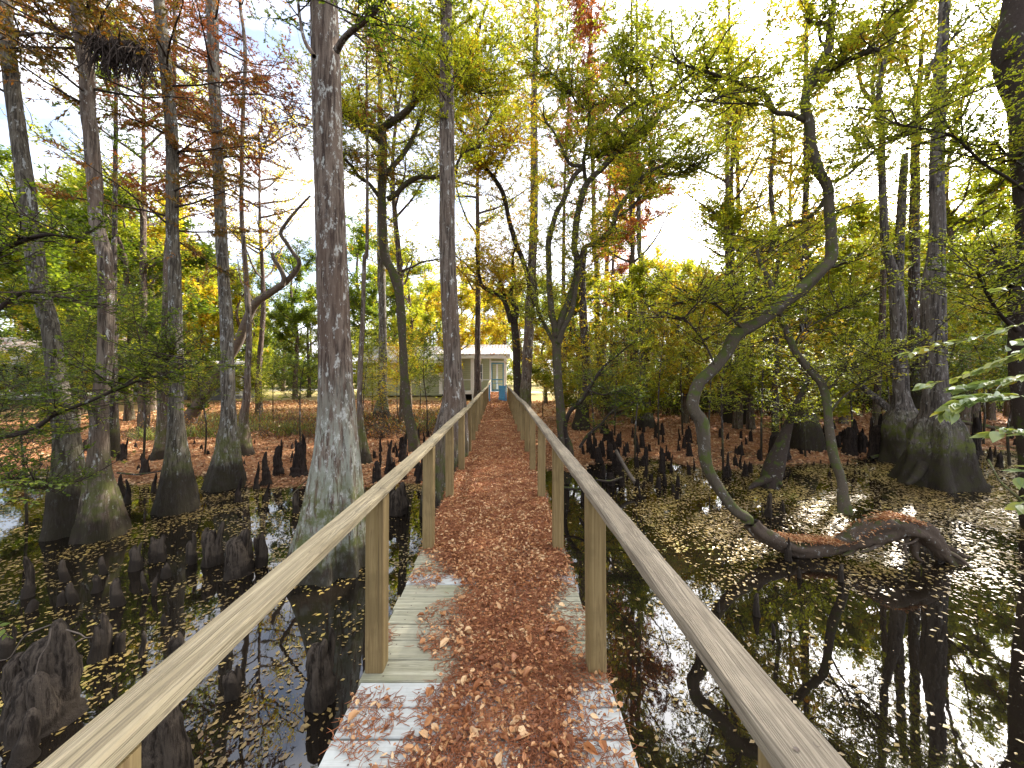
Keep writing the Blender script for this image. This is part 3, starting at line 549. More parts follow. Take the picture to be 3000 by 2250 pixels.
tree('cypress_tree', 'thin young cypress just left of the big trunk, with a curved blackish foot', 'tree',
     [([(719, 1342, 48), (714, 1293, 36), (714, 1225, 26), (723, 1157, 19), (726, 1066, 17), (730, 976, 16), (723, 840, 15), (716, 742, 13), (708, 633, 12), (708, 497, 11), (710, 384, 11), (714, 271, 10), (719, 180, 10), (714, 90, 9), (703, 0, 9), (700, -200, 7)], 10.9)],
     M['cypred'], M['leafR'], flute=.12, sides=12, seed=5, extra=cyp_crown(710, 600, -200, 10.9, 24, 1.8, 9000, .08))
tree('cypress_tree', 'largest trunk, broad fluted cypress with white lichen beside the left handrail', 'tree',
     [([(962, 1690, 262), (966, 1640, 235), (972, 1560, 200), (983, 1420, 158), (988, 1290, 124), (986, 1150, 104), (979, 950, 95), (970, 680, 88), (959, 340, 85), (955, 170, 82), (950, 0, 80), (945, -400, 62), (940, -900, 40), (940, -1400, 18)], 4.75),
      ([(985, 150, 22), (1010, 110, 18), (1050, 75, 18), (1090, 40, 18), (1130, -10, 16), (1160, -60, 12)], 4.2, 3.6), ([(920, 165, 14), (893, 120, 11), (880, 60, 9), (872, -10, 9), (865, -90, 7)], 4.4, 4.9)],
     M['cypbig'], M['leafG'], flute=.15, sides=64, seed=6, rough=.012, spr=[None, S(20, .6, 120, .28, 2600, .035), S(14, .6, 90, .28, 2000, .035)], extra=cyp_crown(943, -350, -1400, 4.75, 12, 1.6, 3500))
tree('cypress_tree', 'tall brown fibrous cypress rising close behind the left handrail', 'tree',
     [([(1300, 1500, 150), (1305, 1380, 132), (1320, 1260, 105), (1330, 1180, 76), (1328, 1110, 61), (1323, 1000, 54), (1318, 900, 53), (1311, 750, 50), (1310, 500, 48), (1309, 300, 46), (1308, 136, 38), (1307, 0, 36), (1305, -300, 26), (1303, -700, 12)], 6.7)],
     M['cypred'], M['leafA'], flute=.14, sides=36, seed=7, rough=.012, extra=multi(cyp_crown(1308, 60, -700, 6.7, 16, 1.8, 7000), lambda cb, r: sprays(cb, np.array([W(1308, v, 6.6) for v in range(380, -60, -20)]), r, **S(44, .5, 240, .22, 7000, .042, t0=0))))
tree('cypress_tree', 'reddish straight cypress on the bank just right of the boardwalk', 'tree',
     [([(1536, 1225, 56), (1538, 1190, 42), (1542, 1112, 33), (1549, 976, 31), (1556, 840, 29), (1560, 750, 27), (1565, 600, 25), (1565, 452, 23), (1565, 271, 20), (1574, 0, 17), (1576, -200, 12)], 14.6)],
     M['cypred'], M['leafY'], flute=.1, sides=16, seed=8, extra=multi(cyp_crown(1568, 420, -200, 14.6, 20, 1.8, 6000, .1), lambda cb, r: sprays(cb, np.array([W(1566, v, 14.4) for v in range(760, -100, -20)]), r, **S(60, .9, 300, .4, 7000, .07, t0=0))))
tree('cypress_tree', 'slim reddish brown trunk half hidden behind the split-base cypress', 'tree',
     [([(474, 1352, 60), (477, 1300, 40), (479, 1202, 29), (479, 1066, 25), (486, 930, 20), (488, 772, 16), (500, 600, 14), (510, 271, 11), (511, 0, 8)], 10.6)], M['cypred'], M['leafR'], flute=.15, sides=14, seed=9, extra=cyp_crown(508, 700, -50, 10.6, 34, 1.9, 14000, .085))
tree('cypress_tree', 'dark narrow trunk standing just behind the lichen-spotted cypress', 'tree',
     [([(328, 1345, 44), (330, 1200, 26), (333, 1020, 17), (334, 800, 14), (338, 500, 11), (340, 200, 8)], 10.8)], M['dark'], M['leafG'], flute=.1, sides=12, seed=10, extra=lambda cb, r: sprays(cb, np.array([W(336, v, 10.8) for v in range(900, 100, -20)]), r, **S(50, 1.3, 320, .5, 9000, .07, t0=0)))
tree('cypress_tree', 'thin straight trunk between the big lichened cypress and the forked mossy tree', 'tree',
     [([(1072, 1360, 40), (1065, 1300, 26), (1054, 1200, 17), (1056, 1066, 16), (1063, 930, 14), (1068, 750, 12), (1075, 740, 11), (1076, 450, 8), (1074, 180, 6), (1074, 0, 5)], 10.2)], M['cypred'], M['leafO'], flute=.1, sides=12, seed=11, extra=cyp_crown(1074, 560, -60, 10.2, 22, 1.5, 7000, .07))
tree('cypress_tree', 'mossy dark cypress on the leafy bank in front of the cottage wall', 'tree',
     [([(1120, 1240, 66), (1118, 1200, 46), (1120, 1155, 30), (1122, 1020, 25), (1120, 886, 23), (1117, 750, 25), (1115, 400, 18), (1112, 0, 12)], 16.5)], M['cyp'], M['leafY'], flute=.14, sides=14, seed=12, extra=lambda cb, r: sprays(cb, np.array([W(1116, v, 16.5) for v in range(800, 0, -20)]), r, **S(70, 1.6, 420, .6, 9000, .10, t0=0)))
# --- leaning broken tree
tree('leaning_tree', 'broken leaning tree with bare stubs, half buried in ivy on the sunny bank', 'tree',
     [(cr(0, 750, [(1215, 1085, 95), (1260, 1000, 80), (1330, 900, 70), (1440, 720, 62), (1540, 560, 62), (1640, 330, 52), (1750, 240, 46), (1850, 170, 40), (1915, 100, 34), (1940, 40, 30), (1900, -20, 27), (1860, -80, 25), (1820, -148, 24), (1860, -220, 20), (1930, -305, 16), (2010, -390, 12)]), 16, 14),
      (cr(0, 750, [(1830, 190, 34), (1840, 140, 34), (1810, 70, 30), (1775, 20, 26), (1765, -20, 20)]), 14.6, 14.4), (cr(0, 750, [(1640, 300, 12), (1600, 220, 10), (1560, 160, 8), (1540, 20, 6)]), 15, 14.5)],
     M['dead'], M['leafD'], sides=14, seed=13, spr=[S(12, 1.6, 60, .7, 200, .06, t0=.45, up=.12, r1=.016), S(6, 1.2, 30, .6, 60, .06, up=.15, r1=.014), S(6, 1.0, 30, .5, 60, .06, up=.1)], extra=lambda cb, r: sprays(cb, px_limb(cr(0, 750, [(1215, 1100, 1), (1290, 980, 1), (1380, 850, 1), (1420, 760, 1)]), 16, 15.6)[0].repeat(6, 0), r, **S(40, .35, 260, .2, 3000, .09, t0=0, flat=.8)))
# --- forked mossy tree left of the walkway
q2 = lambda a: cr(1000, 0, a)
tr17 = [(rev(q2([(270, 850, 44), (275, 1000, 52), (265, 1250, 58), (270, 1500, 60), (285, 1660, 60)]) + cr(1000, 750, [(340, 120, 62), (372, 220, 60), (390, 400, 56), (400, 600, 52), (410, 800, 58), (430, 1000, 66), (460, 1150, 78), (480, 1285, 100)])), 11.4, 10.8),
  (q2([(262, 920, 44), (180, 860, 44), (100, 800, 42), (0, 735, 34), (-60, 690, 20)]), 10.9, 10.2), (q2([(250, 860, 34), (180, 800, 36), (90, 740, 30), (0, 640, 26), (-60, 560, 16)]), 10.9, 11.6),
  (q2([(245, 850, 44), (300, 810, 46), (400, 740, 44), (500, 640, 42), (560, 570, 40), (640, 520, 36), (720, 450, 32), (770, 360, 30), (850, 310, 26), (890, 200, 22), (930, 60, 18), (960, -40, 12)]), 10.9, 9.6),
  (q2([(470, 660, 22), (475, 560, 22), (490, 430, 20), (500, 280, 18), (488, 150, 14)]), 10.4, 10.0), (q2([(290, 1130, 34), (400, 1000, 34), (470, 880, 30), (530, 720, 26), (560, 620, 20), (580, 480, 12)]), 11, 12),
  (q2([(300, 1290, 34), (350, 1260, 34), (420, 1190, 34), (500, 1150, 30), (600, 1145, 28), (730, 1130, 22), (755, 1050, 18), (800, 990, 16), (905, 940, 14), (915, 860, 12), (965, 740, 10), (970, 600, 7)]), 11, 9.8),
  (q2([(240, 1270, 28), (180, 1190, 24), (120, 1150, 22), (60, 1070, 20), (10, 1010, 18), (60, 1000, 10)]), 11, 10.4), (q2([(720, 470, 16), (830, 470, 15), (920, 490, 12), (945, 380, 9), (970, 290, 6)]), 9.8, 9.4), (q2([(640, 540, 14), (740, 560, 12), (830, 575, 10), (920, 620, 7)]), 10.1, 9.6), (q2([(500, 470, 12), (600, 520, 12), (720, 560, 8)]), 10.2, 9.8)]
tree('swamp_elm', 'forked mossy tree with crooked limbs between the largest cypress and the left handrail', 'tree', tr17, M['moss'], M['leafA'], flute=.05, sides=18, seed=14, rough=.06,
     spr=[S(14, .9, 80, .4, 1800, .05, t0=.6)]+[S(44, 1.15, 330, .42, 8200, .052)]*10)
# --- tree on the right bank behind the handrail, several stems
q5 = lambda a: cr(1000, 750, a)
st1 = q5([(1350, 560, 40), (1340, 420, 36), (1310, 330, 30), (1285, 250, 26), (1280, 150, 22)])
tr9 = [(rev(q5([(1395, 480, 60), (1395, 600, 60), (1400, 750, 60), (1420, 1000, 66), (1435, 1150, 76), (1450, 1230, 100)])), 10.6),
  (q5([(1395, 520, 46), (1365, 380, 46), (1350, 250, 42), (1345, 100, 40), (1342, 0, 40)])+q2([(1345, 1560, 42), (1390, 1390, 36), (1440, 1300, 34), (1495, 1160, 32), (1550, 1085, 30), (1480, 1060, 22), (1430, 960, 18), (1380, 860, 16), (1320, 780, 13), (1310, 680, 10)]), 10.5, 9.6),
  (q5([(1400, 520, 50), (1430, 400, 50), (1480, 280, 46), (1520, 150, 46), (1525, 20, 44)])+q2([(1510, 1600, 44), (1530, 1400, 44), (1585, 1200, 42), (1690, 1090, 38), (1770, 1000, 36), (1850, 930, 38), (1940, 880, 32), (2010, 830, 28), (2090, 680, 24), (2150, 540, 20), (2212, 440, 16), (2260, 300, 10)]), 10.5, 9.3),
  (q2([(1590, 1200, 26), (1570, 1060, 26), (1590, 930, 24), (1605, 800, 22), (1620, 700, 20), (1690, 665, 18), (1790, 660, 16), (1850, 700, 9)]), 10.2, 9.9), (q2([(1850, 920, 26), (1800, 840, 22), (1770, 780, 22), (1830, 710, 20), (1930, 640, 18), (1870, 560, 16), (1840, 510, 16), (1860, 440, 13), (1790, 340, 11), (1740, 220, 8)]), 9.9, 9.2),
  (q2([(2005, 830, 20), (1955, 740, 18), (1975, 690, 18), (2020, 620, 17), (2000, 520, 16), (1930, 430, 15), (1880, 360, 14), (1930, 230, 12), (1950, 100, 10), (1990, -20, 7)]), 9.6, 9.0), (q2([(1580, 1000, 20), (1680, 1000, 20), (1780, 1000, 18), (1830, 960, 14)]), 10, 9.8),
  (q5([(1410, 560, 40), (1440, 470, 36), (1500, 330, 30)])+q2([(1560, 1640, 30), (1640, 1580, 34), (1750, 1490, 34), (1785, 1370, 32), (1870, 1250, 28), (1960, 1140, 26), (2045, 1090, 26), (2120, 1060, 22), (2180, 1015, 20), (2260, 1020, 14), (2330, 960, 9)]), 10.4, 9.0), (q2([(2060, 1100, 16), (2110, 1130, 16), (2200, 1120, 14), (2290, 1060, 9)]), 9.4, 8.8), (q2([(1800, 1400, 16), (1890, 1330, 14), (1990, 1200, 12), (2020, 1000, 10), (2030, 850, 6)]), 9.9, 9.9),
  (q2([(1620, 720, 12), (1540, 680, 12), (1480, 600, 12), (1400, 510, 10), (1320, 440, 8), (1260, 380, 5)]), 9.9, 9.2), (q5([(1395, 600, 30), (1330, 470, 28), (1270, 330, 24), (1262, 180, 18)]), 10.6, 11.2)]
tree('swamp_elm', 'many-stemmed crooked tree right behind the right handrail, twisting limbs overhead', 'tree', tr9, M['moss'], M['leafA'], flute=.06, sides=18, seed=15, rough=.06,
     spr=[None]+[S(46, 1.15, 360, .42, 8800, .05)]*11)
# --- forked tree beside the straight bank cypress
tr8b = [(rev(q5([(1115, 360, 46), (1122, 450, 50), (1135, 600, 54), (1140, 800, 56), (1142, 960, 70)])), 15.5), (q5([(1100, 430, 40), (1075, 340, 36), (1040, 270, 34), (960, 225, 30), (905, 180, 26), (885, 60, 20), (870, -60, 14)]), 15.4, 14.6),
   (q5([(1060, 300, 26), (1045, 200, 22), (1000, 110, 16), (980, 20, 10)]), 15.3, 15.8), (q5([(1120, 430, 40), (1135, 350, 40), (1095, 260, 34), (1120, 160, 28), (1110, 20, 20), (1130, -60, 14)]), 15.4, 15.0),
   (q5([(1250, 330, 30), (1220, 200, 30), (1200, 100, 32), (1165, 0, 34)])+q2([(1140, 1600, 36), (1090, 1440, 34), (1050, 1260, 32), (985, 1150, 30), (900, 1050, 26), (850, 950, 24), (780, 850, 22), (740, 760, 18), (690, 640, 12)]), 14, 12.4),
   (q2([(990, 1150, 16), (1020, 1060, 15), (1060, 1000, 12), (1040, 850, 10), (1000, 770, 7)]), 12.8, 12.4), (q2([(1010, 1060, 12), (920, 1050, 9)]), 12.8, 12.6)]
tree('forked_tree', 'forked brown tree leaning left behind the reddish bank cypress, golden leaves', 'tree', tr8b, M['mossd'], M['leafY'], sides=14, seed=16,
     spr=[S(10, .8, 50, .4, 900, .08)]+[S(46, 1.5, 330, .55, 6500, .075)]*6)
# --- S-shaped tree on the right, growing out of the fallen log
q6 = lambda a: cr(2000, 750, a); q3 = lambda a: cr(2000, 0, a)
tr10 = [(q6([(420, 1700, 74), (330, 1640, 72), (230, 1500, 74), (155, 1350, 76), (140, 1200, 80), (125, 1080, 84), (72, 1000, 76), (66, 930, 82), (105, 820, 84), (200, 730, 80), (285, 620, 80), (345, 510, 86), (450, 450, 82), (600, 345, 82), (750, 230, 82), (880, 110, 78), (960, 20, 72)])+q3([(965, 1560, 66), (950, 1350, 62), (940, 1210, 60), (880, 1100, 58), (838, 950, 55), (822, 800, 58), (795, 690, 58), (808, 560, 50), (870, 440, 54), (938, 330, 54), (955, 200, 44), (972, 50, 38), (990, -60, 32), (1000, -260, 18)]), 5.1, 6.4),
  (q3([(815, 600, 36), (900, 480, 38), (1050, 400, 36), (1170, 345, 38), (1250, 322, 34), (1275, 330, 20)]), 6.2, 5.6), (q3([(1180, 350, 16), (1220, 270, 14), (1300, 150, 12), (1400, 60, 9), (1480, -20, 7)]), 5.8, 5.6),
  (q3([(790, 780, 34), (700, 740, 32), (600, 725, 32), (540, 620, 30), (440, 565, 30), (350, 530, 26), (200, 480, 22), (60, 440, 18), (-60, 380, 12)]), 6.1, 5.8), (q3([(945, 150, 30), (880, 150, 30), (820, 140, 28), (812, 80, 22), (830, 10, 16)]), 6.3, 6.0), (q3([(925, 310, 18), (890, 250, 18), (885, 160, 18)]), 6.3, 6.2),
  (q6([(920, 60, 34), (1000, 60, 32), (1060, 20, 28), (1110, -20, 22)]), 5.9, 6.2), (q6([(390, 470, 20), (300, 390, 20), (200, 310, 17), (80, 295, 13), (-40, 300, 9)]), 5.5, 5.0), (q6([(350, 440, 22), (380, 310, 22), (460, 205, 20)]), 5.5, 5.6), (q6([(205, 700, 14), (160, 600, 14), (100, 500, 12), (0, 390, 9)]), 5.3, 4.8),
  (q3([(960, 1180, 20), (1060, 1140, 18), (1180, 1030, 17), (1300, 940, 16), (1480, 850, 15), (1600, 720, 13), (1690, 560, 11), (1700, 420, 8)]), 6.1, 6.6), (q3([(940, 1240, 24), (890, 1340, 26), (800, 1420, 28), (700, 1450, 28), (620, 1510, 30), (560, 1640, 30)]), 6.1, 6.5), (q3([(560, 690, 12), (440, 670, 12), (260, 670, 9), (60, 640, 6)]), 6.0, 5.4)]
tree('swamp_elm', 'large S-curved mossy tree growing out of the fallen log over the water', 'tree', tr10, M['moss'], M['leafA'], sides=22, seed=17, base_drop=.05,
     rough=.075, spr=[S(26, .9, 200, .34, 5600, .042, t0=.55)]+[S(26, .9, 220, .34, 6400, .042)]*2+[S(40, .95, 320, .34, 9000, .042), S(14, .7, 100, .3, 2600, .04), None, S(8, .8, 60, .3, 1500, .042), S(22, .8, 180, .32, 4600, .04), S(12, .7, 90, .3, 2000, .04), S(18, .8, 130, .3, 3200, .04), S(40, 1.0, 300, .36, 8000, .044), S(20, 1.0, 160, .36, 4200, .044), S(24, .9, 180, .32, 4600, .042)])
tr11 = [(q6([(1050, 1640, 84), (1040, 1560, 66), (1028, 1450, 54), (980, 1300, 58), (950, 1120, 52), (935, 970, 50), (905, 840, 50), (860, 780, 50), (790, 700, 46), (720, 600, 42), (680, 500, 38), (630, 380, 34), (590, 260, 30), (565, 160, 30), (510, 60, 26), (480, -40, 20)]), 5.35, 6.4),
  (q6([(945, 860, 16), (1010, 790, 14), (1100, 700, 13), (1250, 640, 12), (1400, 600, 9), (1520, 560, 6)]), 5.8, 5.2), (q6([(960, 1010, 15), (1020, 930, 14), (1120, 850, 12), (1260, 760, 10), (1420, 650, 8), (1540, 560, 5)]), 5.7, 5.0), (q6([(725, 590, 12), (760, 510, 12), (850, 440, 10), (1000, 360, 8), (1180, 240, 5)]), 6.1, 5.6), (q6([(730, 570, 16), (700, 510, 14), (690, 420, 10)]), 6.1, 6.3), (q6([(925, 830, 10), (960, 780, 9), (1060, 690, 8), (1080, 620, 5)]), 5.8, 6.0)]
tree('swamp_elm', 'thin mossy stem rising from the arch of the fallen log', 'tree', tr11, M['moss'], M['leafA'], sides=18, seed=18, base_drop=.05,
     spr=[S(30, .9, 220, .34, 5200, .042, t0=.5), S(16, .5, 110, .25, 1900, .036), S(16, .5, 110, .25, 1900, .036), S(18, .7, 130, .3, 2800, .04), None, S(8, .5, 50, .25, 900, .036)])
# --- fallen log with arch and roots
log = empty('fallen_log', W(2400, 1627, 5.0), 'fallen mossy log arching out of the water beneath the S-curved tree', 'fallen log'); lo = np.array(log.location)
q9 = lambda a: cr(2000, 1500, a); mb = MB()
P, rd = px_limb(q9([(440, 70, 82), (500, 140, 92), (620, 200, 100), (720, 230, 100), (860, 235, 96), (1000, 220, 96), (1120, 170, 125), (1260, 110, 160), (1400, 92, 160), (1530, 125, 135), (1620, 195, 105), (1690, 275, 78), (1790, 335, 56), (1900, 392, 34), (2000, 436, 16)]), 5.05, 4.75); P, rd = smooth_path(P, rd, .028); trunk_tube(mb, P, rd, 30, rough=.13, seed=77); mb.build('log', M['logw'], log, lo)
for pts, a, b in (([(1640, 230, 50), (1720, 300, 40), (1800, 390, 26), (1850, 440, 10)], 4.8, 4.7), ([(1660, 200, 40), (1760, 250, 34), (1850, 300, 24), (1920, 330, 10)], 4.9, 5.0), ([(1530, 150, 50), (1500, 240, 40), (1520, 300, 24), (1580, 330, 10)], 4.9, 4.85), ([(1430, 130, 30), (1330, 180, 28), (1220, 240, 22), (1150, 260, 14)], 4.9, 4.75), ([(1690, 250, 30), (1780, 290, 26), (1870, 360, 18), (1960, 400, 8)], 4.8, 4.6), ([(1600, 150, 26), (1640, 250, 24), (1650, 330, 18), (1700, 380, 8)], 4.95, 4.85), ([(1480, 130, 20), (1440, 230, 18), (1460, 300, 10)], 4.85, 4.7), ([(1180, 120, 26), (1240, 60, 24), (1330, 30, 22), (1400, 45, 12)], 5.15, 5.3), ([(1150, 200, 30), (1090, 260, 24), (1040, 280, 12)], 4.95, 4.8), ([(1560, 110, 16), (1500, 190, 14), (1400, 215, 9)], 4.8, 4.7)):
    mb = MB(); P, rd = px_limb(q9(pts), a, b); P, rd = smooth_path(P, rd, .03); trunk_tube(mb, P, rd, 9, rough=.1, seed=int(a*100)); mb.build('root', M['logw'], log, lo)
r = np.random.default_rng(9); mb = MB(); Pm, rm = px_limb(q9([(300, -20, 60), (500, 90, 92), (620, 160, 92), (1000, 190, 90), (1120, 140, 110), (1260, 60, 140), (1400, 35, 140), (1530, 80, 110)]), 5.1, 4.85)
Pm, _ = smooth_path(Pm, rm, .02); n = 7000; i = r.integers(len(Pm)*0.3, len(Pm)-2, n); C = Pm[i]+r.normal(0, .055, (n, 3))*np.array([.5, 1, .22])+np.array([0, 0, .015]); ln = r.uniform(.02, .045, n)
curled(mb, C[:, 0], C[:, 1], C[:, 2], ln, ln*.4, r, tilt=.6); mb.build('needle_cover', M['drop'], log, lo)
# --- paired bulbous cypresses on the right
tree('cypress_tree', 'tall speckled cypress with mossy bell-shaped foot and wide spreading roots', 'tree',
     [(q6([(1640, 1480, 400), (1640, 1400, 340), (1645, 1300, 280), (1650, 1200, 262), (1650, 1100, 226), (1648, 1020, 160), (1640, 900, 130), (1635, 780, 124), (1628, 600, 120), (1625, 400, 120), (1625, 200, 118), (1635, 60, 96)])+q3([(1645, 1600, 86), (1650, 1400, 80), (1645, 1200, 76), (1650, 1000, 72), (1665, 700, 66), (1670, 400, 64), (1690, 200, 56), (1700, 0, 56), (1720, -300, 40), (1730, -600, 20)]), 8.3),
      (q6([(1740, 1250, 90), (1800, 1380, 80), (1880, 1450, 60), (1960, 1485, 36), (2030, 1510, 14)]), 8.2, 8.0), (q6([(1560, 1350, 70), (1500, 1440, 50), (1450, 1480, 24)]), 8.2, 8.0), (q3([(1690, 330, 20), (1760, 230, 18), (1850, 120, 14), (1960, 20, 10)]), 8.3, 8.6), (q3([(1650, 360, 30), (1600, 440, 30), (1570, 560, 26)]), 8.3, 8.5), (q3([(1700, 350, 9), (1850, 290, 9), (2000, 210, 7), (2100, 190, 4)]), 8.3, 8.0), (q3([(1700, 440, 9), (1850, 420, 8), (1960, 340, 5)]), 8.3, 8.7)],
     M['speck'], M['leafA'], flute=.22, sides=56, seed=19, spr=[None, None, None, S(26, 1, 160, .4, 2800, .05), None, S(20, .8, 130, .4, 2000, .05), S(20, .8, 130, .4, 2000, .05)])
tree('cypress_tree', 'speckled cypress with a round mossy bulge at its foot, left one of the joined pair', 'tree',
     [(q6([(1400, 1330, 210), (1405, 1260, 180), (1425, 1150, 205), (1430, 1050, 190), (1425, 970, 110), (1415, 850, 86), (1400, 600, 82), (1390, 300, 80), (1360, 100, 60)])+q3([(1315, 1600, 46), (1300, 1350, 43), (1290, 1100, 40), (1290, 900, 34), (1278, 700, 30), (1272, 520, 24), (1330, 340, 18), (1370, 200, 12)]), 10.4),
      (q6([(1420, 1060, 40), (1300, 960, 44), (1200, 880, 40), (1120, 800, 34), (1060, 720, 28)]), 10.4, 11.5), (q6([(1390, 350, 50), (1400, 150, 52)])+q3([(1400, 1620, 56), (1415, 1400, 52), (1425, 1200, 46), (1440, 1000, 36)]), 10.4, 10.8)],
     M['speck'], M['leafA'], flute=.10, sides=34, seed=20, spr=[None, None, S(50, 1.2, 340, .5, 7000, .06)], extra=lambda cb, r: sprays(cb, np.array([W(2582, v, 10.2) for v in range(560, 100, -20)]), r, **S(50, 1.2, 330, .45, 7000, .06, t0=0)))
tree('cypress_tree', 'reddish ridged trunk standing between the two bulb-footed cypresses', 'tree',
     [(q6([(1520, 1050, 120), (1510, 900, 70), (1500, 500, 60), (1500, 100, 58)])+q3([(1502, 1500, 56), (1505, 1250, 52), (1508, 900, 46), (1520, 620, 36), (1540, 500, 28), (1545, 330, 20), (1555, 200, 14)]), 11.4),
      (q3([(1520, 620, 20), (1480, 500, 18), (1430, 340, 14)]), 11.4, 11.8)], M['dark'], M['leafY'], flute=.1, sides=18, seed=21, spr=[None, S(40, 1.3, 240, .5, 5000, .07)], extra=lambda cb, r: sprays(cb, np.array([W(2688, v, 11.3) for v in range(600, 0, -20)]), r, **S(50, 1.4, 330, .5, 7000, .07, t0=0)))
tree('forked_tree', 'forking slim tree with bright sky behind, left of the speckled pair', 'tree',
     [(q6([(1250, 1180, 60), (1260, 900, 40), (1290, 500, 36), (1300, 100, 36)])+q3([(1310, 1640, 38), (1300, 1250, 36), (1290, 1000, 34), (1280, 760, 34), (1240, 670, 32), (1180, 600, 26), (1150, 520, 22), (1140, 400, 18), (1145, 200, 14)]), 12.5),
      (q3([(1240, 670, 24), (1200, 740, 22), (1140, 800, 20), (1100, 860, 18), (1135, 930, 18), (1100, 1050, 14)]), 12.2, 11.6), (q3([(1240, 660, 24), (1230, 540, 22), (1250, 420, 18), (1300, 350, 12)]), 12.3, 12.4), (q3([(1280, 620, 24), (1290, 500, 24), (1340, 350, 20), (1380, 220, 14), (1400, 60, 9)]), 12.4, 12.9)],
     M['far'], M['leafA'], flute=.08, sides=14, seed=22, spr=[S(20, 1.2, 120, .5, 2600, .07, t0=.6)]+[S(40, 1.4, 260, .5, 5600, .065)]*3)
tree('sapling', 'slanting sapling with pale green leaves leaning over the dark knees by the right handrail', 'sapling',
     [(q5([(1462, 1215, 34), (1450, 1110, 30), (1480, 1010, 30), (1560, 930, 28), (1640, 800, 24), (1700, 720, 18), (1780, 650, 12), (1890, 560, 8)]), 9.2, 8.2), (q5([(1545, 1240, 20), (1600, 1160, 22), (1680, 1090, 18), (1760, 1000, 12), (1850, 950, 8), (1930, 960, 5)]), 8.4, 7.8), (q5([(1600, 870, 12), (1700, 900, 10), (1800, 880, 8), (1920, 930, 5)]), 8.7, 7.9)],
     M['mossd'], M['leafG'], sides=9, seed=51, spr=[S(20, .7, 110, .3, 1500, .05, t0=.4), S(20, .5, 110, .24, 1700, .05, t0=.3), S(20, .6, 120, .24, 1800, .05)])
# --- tree cut by the right edge of the picture
tree('swamp_elm', 'thick dark crooked trunk at the right edge with a swollen bend near its top', 'tree',
     [([(3075, 1560, 110), (3040, 1300, 80), (3010, 1120, 70), (2998, 900, 60), (3010, 700, 48), (2992, 480, 46), (2985, 330, 50), (2968, 220, 72), (2962, 130, 80), (2978, 20, 62), (2985, -150, 50), (2980, -400, 30)], 5.7),
      (q6([(2170, 480, 40), (2060, 380, 20), (1960, 220, 18), (1900, 80, 16)])+q3([(1890, 1420, 0.1)])[:0], 5.5, 5.0), (q6([(2160, 200, 90), (2080, 60, 80), (2040, -60, 50)]), 5.7, 6.2), (q3([(2212, 1230, 22), (2100, 1150, 20), (1950, 1060, 18), (1800, 920, 16), (1700, 860, 14), (1540, 830, 12), (1400, 800, 9), (1350, 700, 6)]), 5.6, 4.9), (q3([(2212, 1080, 14), (2100, 1000, 12), (2030, 920, 9)]), 5.6, 5.3)],
     M['mossd'], M['leafA'], sides=18, seed=23, spr=[S(20, .9, 150, .35, 3600, .045, t0=.5), S(26, .8, 190, .32, 4600, .042), S(26, .9, 190, .35, 4400, .045), S(34, .8, 250, .32, 6000, .042), S(22, .8, 160, .32, 3600, .042)])
# --- smaller trunks on the right bank
tree('leaning_tree', 'short leaning tree with splayed roots standing in the leaf mat, right of the S-curved tree', 'tree',
     [(q6([(560, 1500, 130), (580, 1420, 130), (605, 1330, 120), (640, 1230, 84), (690, 1080, 56), (735, 960, 38), (790, 850, 24), (850, 740, 14)]), 8.1), (q6([(560, 1440, 60), (490, 1470, 46), (440, 1500, 28), (425, 1525, 12)]), 8.0, 7.9), (q6([(600, 1440, 50), (640, 1490, 26)]), 8.0, 7.9)], M['mossd'], M['leafA'], flute=.1, sides=16, seed=24, spr=[S(40, .9, 260, .4, 5600, .05, t0=.5), None, None])
tree('slim_tree', 'slim upright trunk growing directly behind the short leaning tree', 'tree',
     [(q6([(598, 1270, 62), (600, 1150, 46), (600, 900, 42), (605, 600, 36), (600, 200, 30), (620, 0, 26)])+q3([(600, 1500, 28), (570, 1200, 28), (595, 900, 26), (575, 700, 18)]), 11.8)], M['dark'], M['leafY'], sides=12, seed=25, spr=[S(90, 1.5, 560, .55, 13000, .07, t0=.3)])
def simple(name, label, pts, Y, bark, lf, sp, seed, flute=.12, extra=None, sides=12): return tree(name, label, 'tree', [(pts, Y)], bark, lf, flute=flute, sides=sides, seed=seed, spr=[sp], extra=extra)
simple('cypress_tree', 'dark wide-footed cypress among crowded knees behind the mossy stem', q6([(800, 1260, 210), (800, 1150, 180), (795, 1040, 120), (790, 900, 66), (785, 700, 52), (780, 400, 44), (770, 100, 36)])+q3([(800, 1200, 36), (800, 700, 32), (800, 200, 22), (800, -100, 14)]), 12.0, M['dark'], M['leafY'], S(80, 1.6, 500, .6, 11000, .075, t0=.35), 26)
simple('cypress_tree', 'left one of two small flared cypresses far back on the red bank', q6([(305, 1060, 110), (305, 1000, 84), (302, 920, 50), (300, 700, 36), (300, 300, 30), (290, 0, 26)])+q3([(290, 1100, 28), (295, 700, 22), (300, 200, 14)]), 17.5, M['dark'], M['leafY'], S(80, 2.0, 480, .8, 9000, .11, t0=.3), 27)
simple('cypress_tree', 'right one of two small flared cypresses far back on the red bank', q6([(400, 1085, 90), (396, 1000, 60), (392, 900, 36), (390, 500, 30), (380, 100, 26)])+q3([(360, 1300, 26), (355, 800, 20), (360, 300, 12)]), 17.2, M['dark'], M['leafA'], S(80, 2.0, 480, .8, 9000, .11, t0=.3), 28)
simple('cypress_tree', 'dark trunk behind the many-stemmed tree on the right bank', q5([(1555, 1090, 120), (1568, 980, 84), (1592, 850, 68), (1588, 700, 62), (1570, 400, 54), (1562, 100, 44), (1580, -60, 36)]), 15.5, M['dark'], M['leafY'], S(70, 1.8, 420, .7, 8000, .10, t0=.3), 29)
